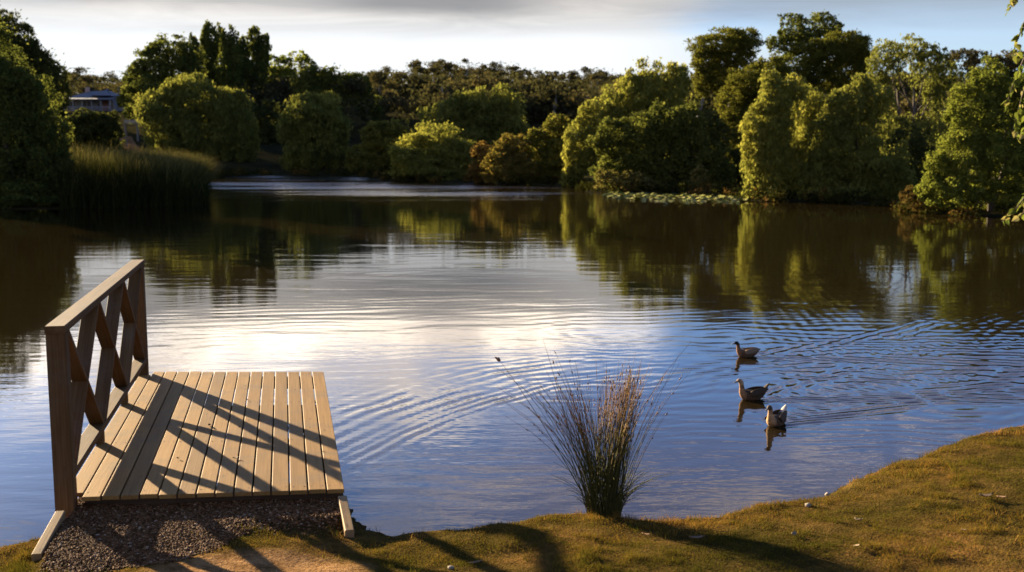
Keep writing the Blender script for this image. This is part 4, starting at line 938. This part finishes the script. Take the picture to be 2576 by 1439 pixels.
# ------------------------------------------------------------------ house on the hill
def house():
    Y = 175.; c = D(232, 290, Y); gz = hpt(c[0], Y); s = Y / f
    X0, X1 = D(172, 280, Y)[0], D(290, 280, Y)[0]; W = X1 - X0; zb = D(232, 284, Y)[2]; ze = D(232, 245, Y)[2]; zr = D(232, 226, Y)[2]; dep = 7.0
    org = np.array([c[0], Y, gz]); root = empty('house', org); tag(root, 'weatherboard house with grey hip roof and veranda on the hill behind the reeds', 'house')
    wallm = simplemat('house_weatherboard', (.13, .13, .14), .8); roofm = simplemat('house_roof_iron', (.09, .092, .10), .8); dk = simplemat('house_window_glass', (.02, .02, .025), .15, .5); trim = simplemat('house_trim', (.2, .2, .21), .7); brick = simplemat('house_base', (.28, .20, .17), .9)
    b = MB(); b.box((X0 + .3, Y, zb), (X1 - .4, Y + dep, ze)); b.build('wall', wallm, root, org)
    b = MB(); b.box((X0 + .2, Y - .1, gz - 2.5), (X1 - .3, Y + dep + .1, zb - .01)); b.build('base', brick, root, org)
    b = MB(); b.box((X0 - .1, Y - 2.0, zb - .14), (X1 + .1, Y - .11, zb)); b.build('veranda_floor', trim, root, org)
    def hip(x0, x1, y0, y1, z0, z1, inset): return [(x0, y0, z0), (x1, y0, z0), (x1, y1, z0), (x0, y1, z0), (x0 + inset, (y0 + y1) / 2, z1), (x1 - inset, (y0 + y1) / 2, z1)], [[0, 1, 5, 4], [1, 2, 5], [2, 3, 4, 5], [3, 0, 4], [3, 2, 1, 0]]
    b = MB(); b.add(*hip(X0, X1 - .1, Y - .2, Y + dep + .3, ze + .02, zr, 2.6))
    b.add(*hip(X0 + W * .50, X1 - .3, Y - .9, Y + dep * .8, ze + .25, zr + .25, 1.9)); r = b.build('roof', roofm, root, org)
    b = MB(); b.add([(X0 - .3, Y - 2.3, ze - .35), (X1 + .2, Y - 2.3, ze - .35), (X1 + .2, Y - .25, ze - .02), (X0 - .3, Y - .25, ze - .02), (X0 - .3, Y - 2.3, ze - .45), (X1 + .2, Y - 2.3, ze - .45), (X1 + .2, Y - .25, ze - .12), (X0 - .3, Y - .25, ze - .12)],
               [[0, 1, 2, 3], [7, 6, 5, 4], [0, 4, 5, 1], [1, 5, 6, 2], [2, 6, 7, 3], [3, 7, 4, 0]]); b.build('veranda_roof', roofm, root, org)
    for k in range(6):
        x = X0 + .1 + (W - .2) * k / 5; b = MB(); b.box((x - .07, Y - 1.95, zb), (x + .07, Y - 1.81, ze - .40)); b.build('veranda_post', trim, root, org)
    b = MB(); b.box((X0, Y - 1.93, zb + .85), (X1, Y - 1.87, zb + .95)); 
    for k in range(40): x = X0 + .1 + (W - .2) * k / 39; b.box((x - .02, Y - 1.92, zb + .002), (x + .02, Y - 1.88, zb + .848))
    b.build('railing', trim, root, org)
    for k, q in enumerate((.10, .34, .46, .68, .92)):
        x = X0 + W * q; b = MB(); b.box((x - .42, Y - .05, zb + .7), (x + .42, Y - .003, ze - .55)); fr = b.build('window', trim, root, org)
        b = MB(); b.box((x - .35, Y - .07, zb + .78), (x + .35, Y - .052, ze - .63)); b.build('pane', dk, fr, org); fr.children[0].location = (0, 0, 0)
    x = X0 + W * .80; b = MB(); b.box((x - .45, Y - .06, zb + .005), (x + .45, Y - .003, ze - .55)); b.build('door', simplemat('house_door', (.14, .05, .035), .6), root, org)
    b = MB(); b.box((X0 + W * .22, Y + 3, zr - .5), (X0 + W * .22 + .6, Y + 3.6, zr + .55)); ch = b.build('chimney', brick, r, org)
house()
# track climbing the hill, a post and a bench beside it
def track():
    px = [(392, 402, 104), (372, 380, 110), (345, 362, 117), (322, 345, 126), (314, 332, 132)]
    V, F = [], []
    for k, (x, y, Y) in enumerate(px):
        c = D(x, y, Y)
        for sx in (-1.0, -.3, .4, 1.0):
            xx = c[0] + sx * .8; V.append((xx, Y, hpt(xx, Y) + .06 - .03 * abs(sx)))
    F = [[k * 4 + j, k * 4 + j + 1, k * 4 + 5 + j, k * 4 + 4 + j] for k in range(len(px) - 1) for j in range(3)]
    # subdivide along the slope so it follows the ground
    VV = []; ns = 12
    V = np.array(V).reshape(len(px), 4, 3)
    for k in range(len(px) - 1):
        for q in np.arange(ns) / ns: VV.append(V[k] * (1 - q) + V[k + 1] * q)
    VV.append(V[-1]); VV = np.array(VV); VV[..., 2] = height(VV[..., 0], VV[..., 1]) + np.array([.03, .06, .06, .03])
    n = len(VV); F = np.array([[k * 4 + j, k * 4 + j + 1, k * 4 + 5 + j, k * 4 + 4 + j] for k in range(n - 1) for j in range(3)])
    m, t, o = newmat('clay_track'); n_ = t.noise(t.node('ShaderNodeNewGeometry').outputs['Position'], .8, 5); t.l.new(pbsdf(t, t.mix(n_, (.12, .06, .027), (.20, .11, .05)), .95, .0), o.inputs[0])
    tag(obj('path', mesh('path', VV.reshape(-1, 3), F, m, True)), kind='structure')
track()
def bench():
    Y = 128.; c = D(330, 312, Y); gz = hpt(c[0], Y); org = np.array([c[0], Y, gz]); root = empty('park_bench', org); tag(root, 'pale bench beside the track below the house', 'bench')
    pm = simplemat('pale_paint', (.16, .145, .125), .6)
    z = max(c[2], gz + .45) - gz
    b = MB(); b.box((-.9, -.25, z - .06), (.9, .2, z)); b.build('seat', pm, root)
    b = MB(); b.box((-.9, .22, z + .12), (.9, .27, z + .5)); b.build('backrest', pm, root)
    for x in (-.7, .7):
        b = MB(); b.box((x - .05, -.2, -.2), (x + .05, .26, z - .062)); b.build('leg', pm, root)
bench()
def post():
    Y = 122.; c = D(317, 340, Y); gz = hpt(c[0], Y); b = MB(); b.beam([0, 0, -.3], [0, 0, 1.5], .16, .16, (1, 0, 0), .02)
    b.beam([0, 0, 1.502], [0, 0, 1.56], .22, .22, (1, 0, 0), .02)
    tag(obj('marker_post', mesh('marker_post', np.vstack(b.V), b.F, simplemat('post_paint', (.2, .17, .14), .7)), None, (c[0], Y, gz)), 'pale wooden post standing at the bend of the track', 'post')
post()
print('LEAVES', NLEAF[0])
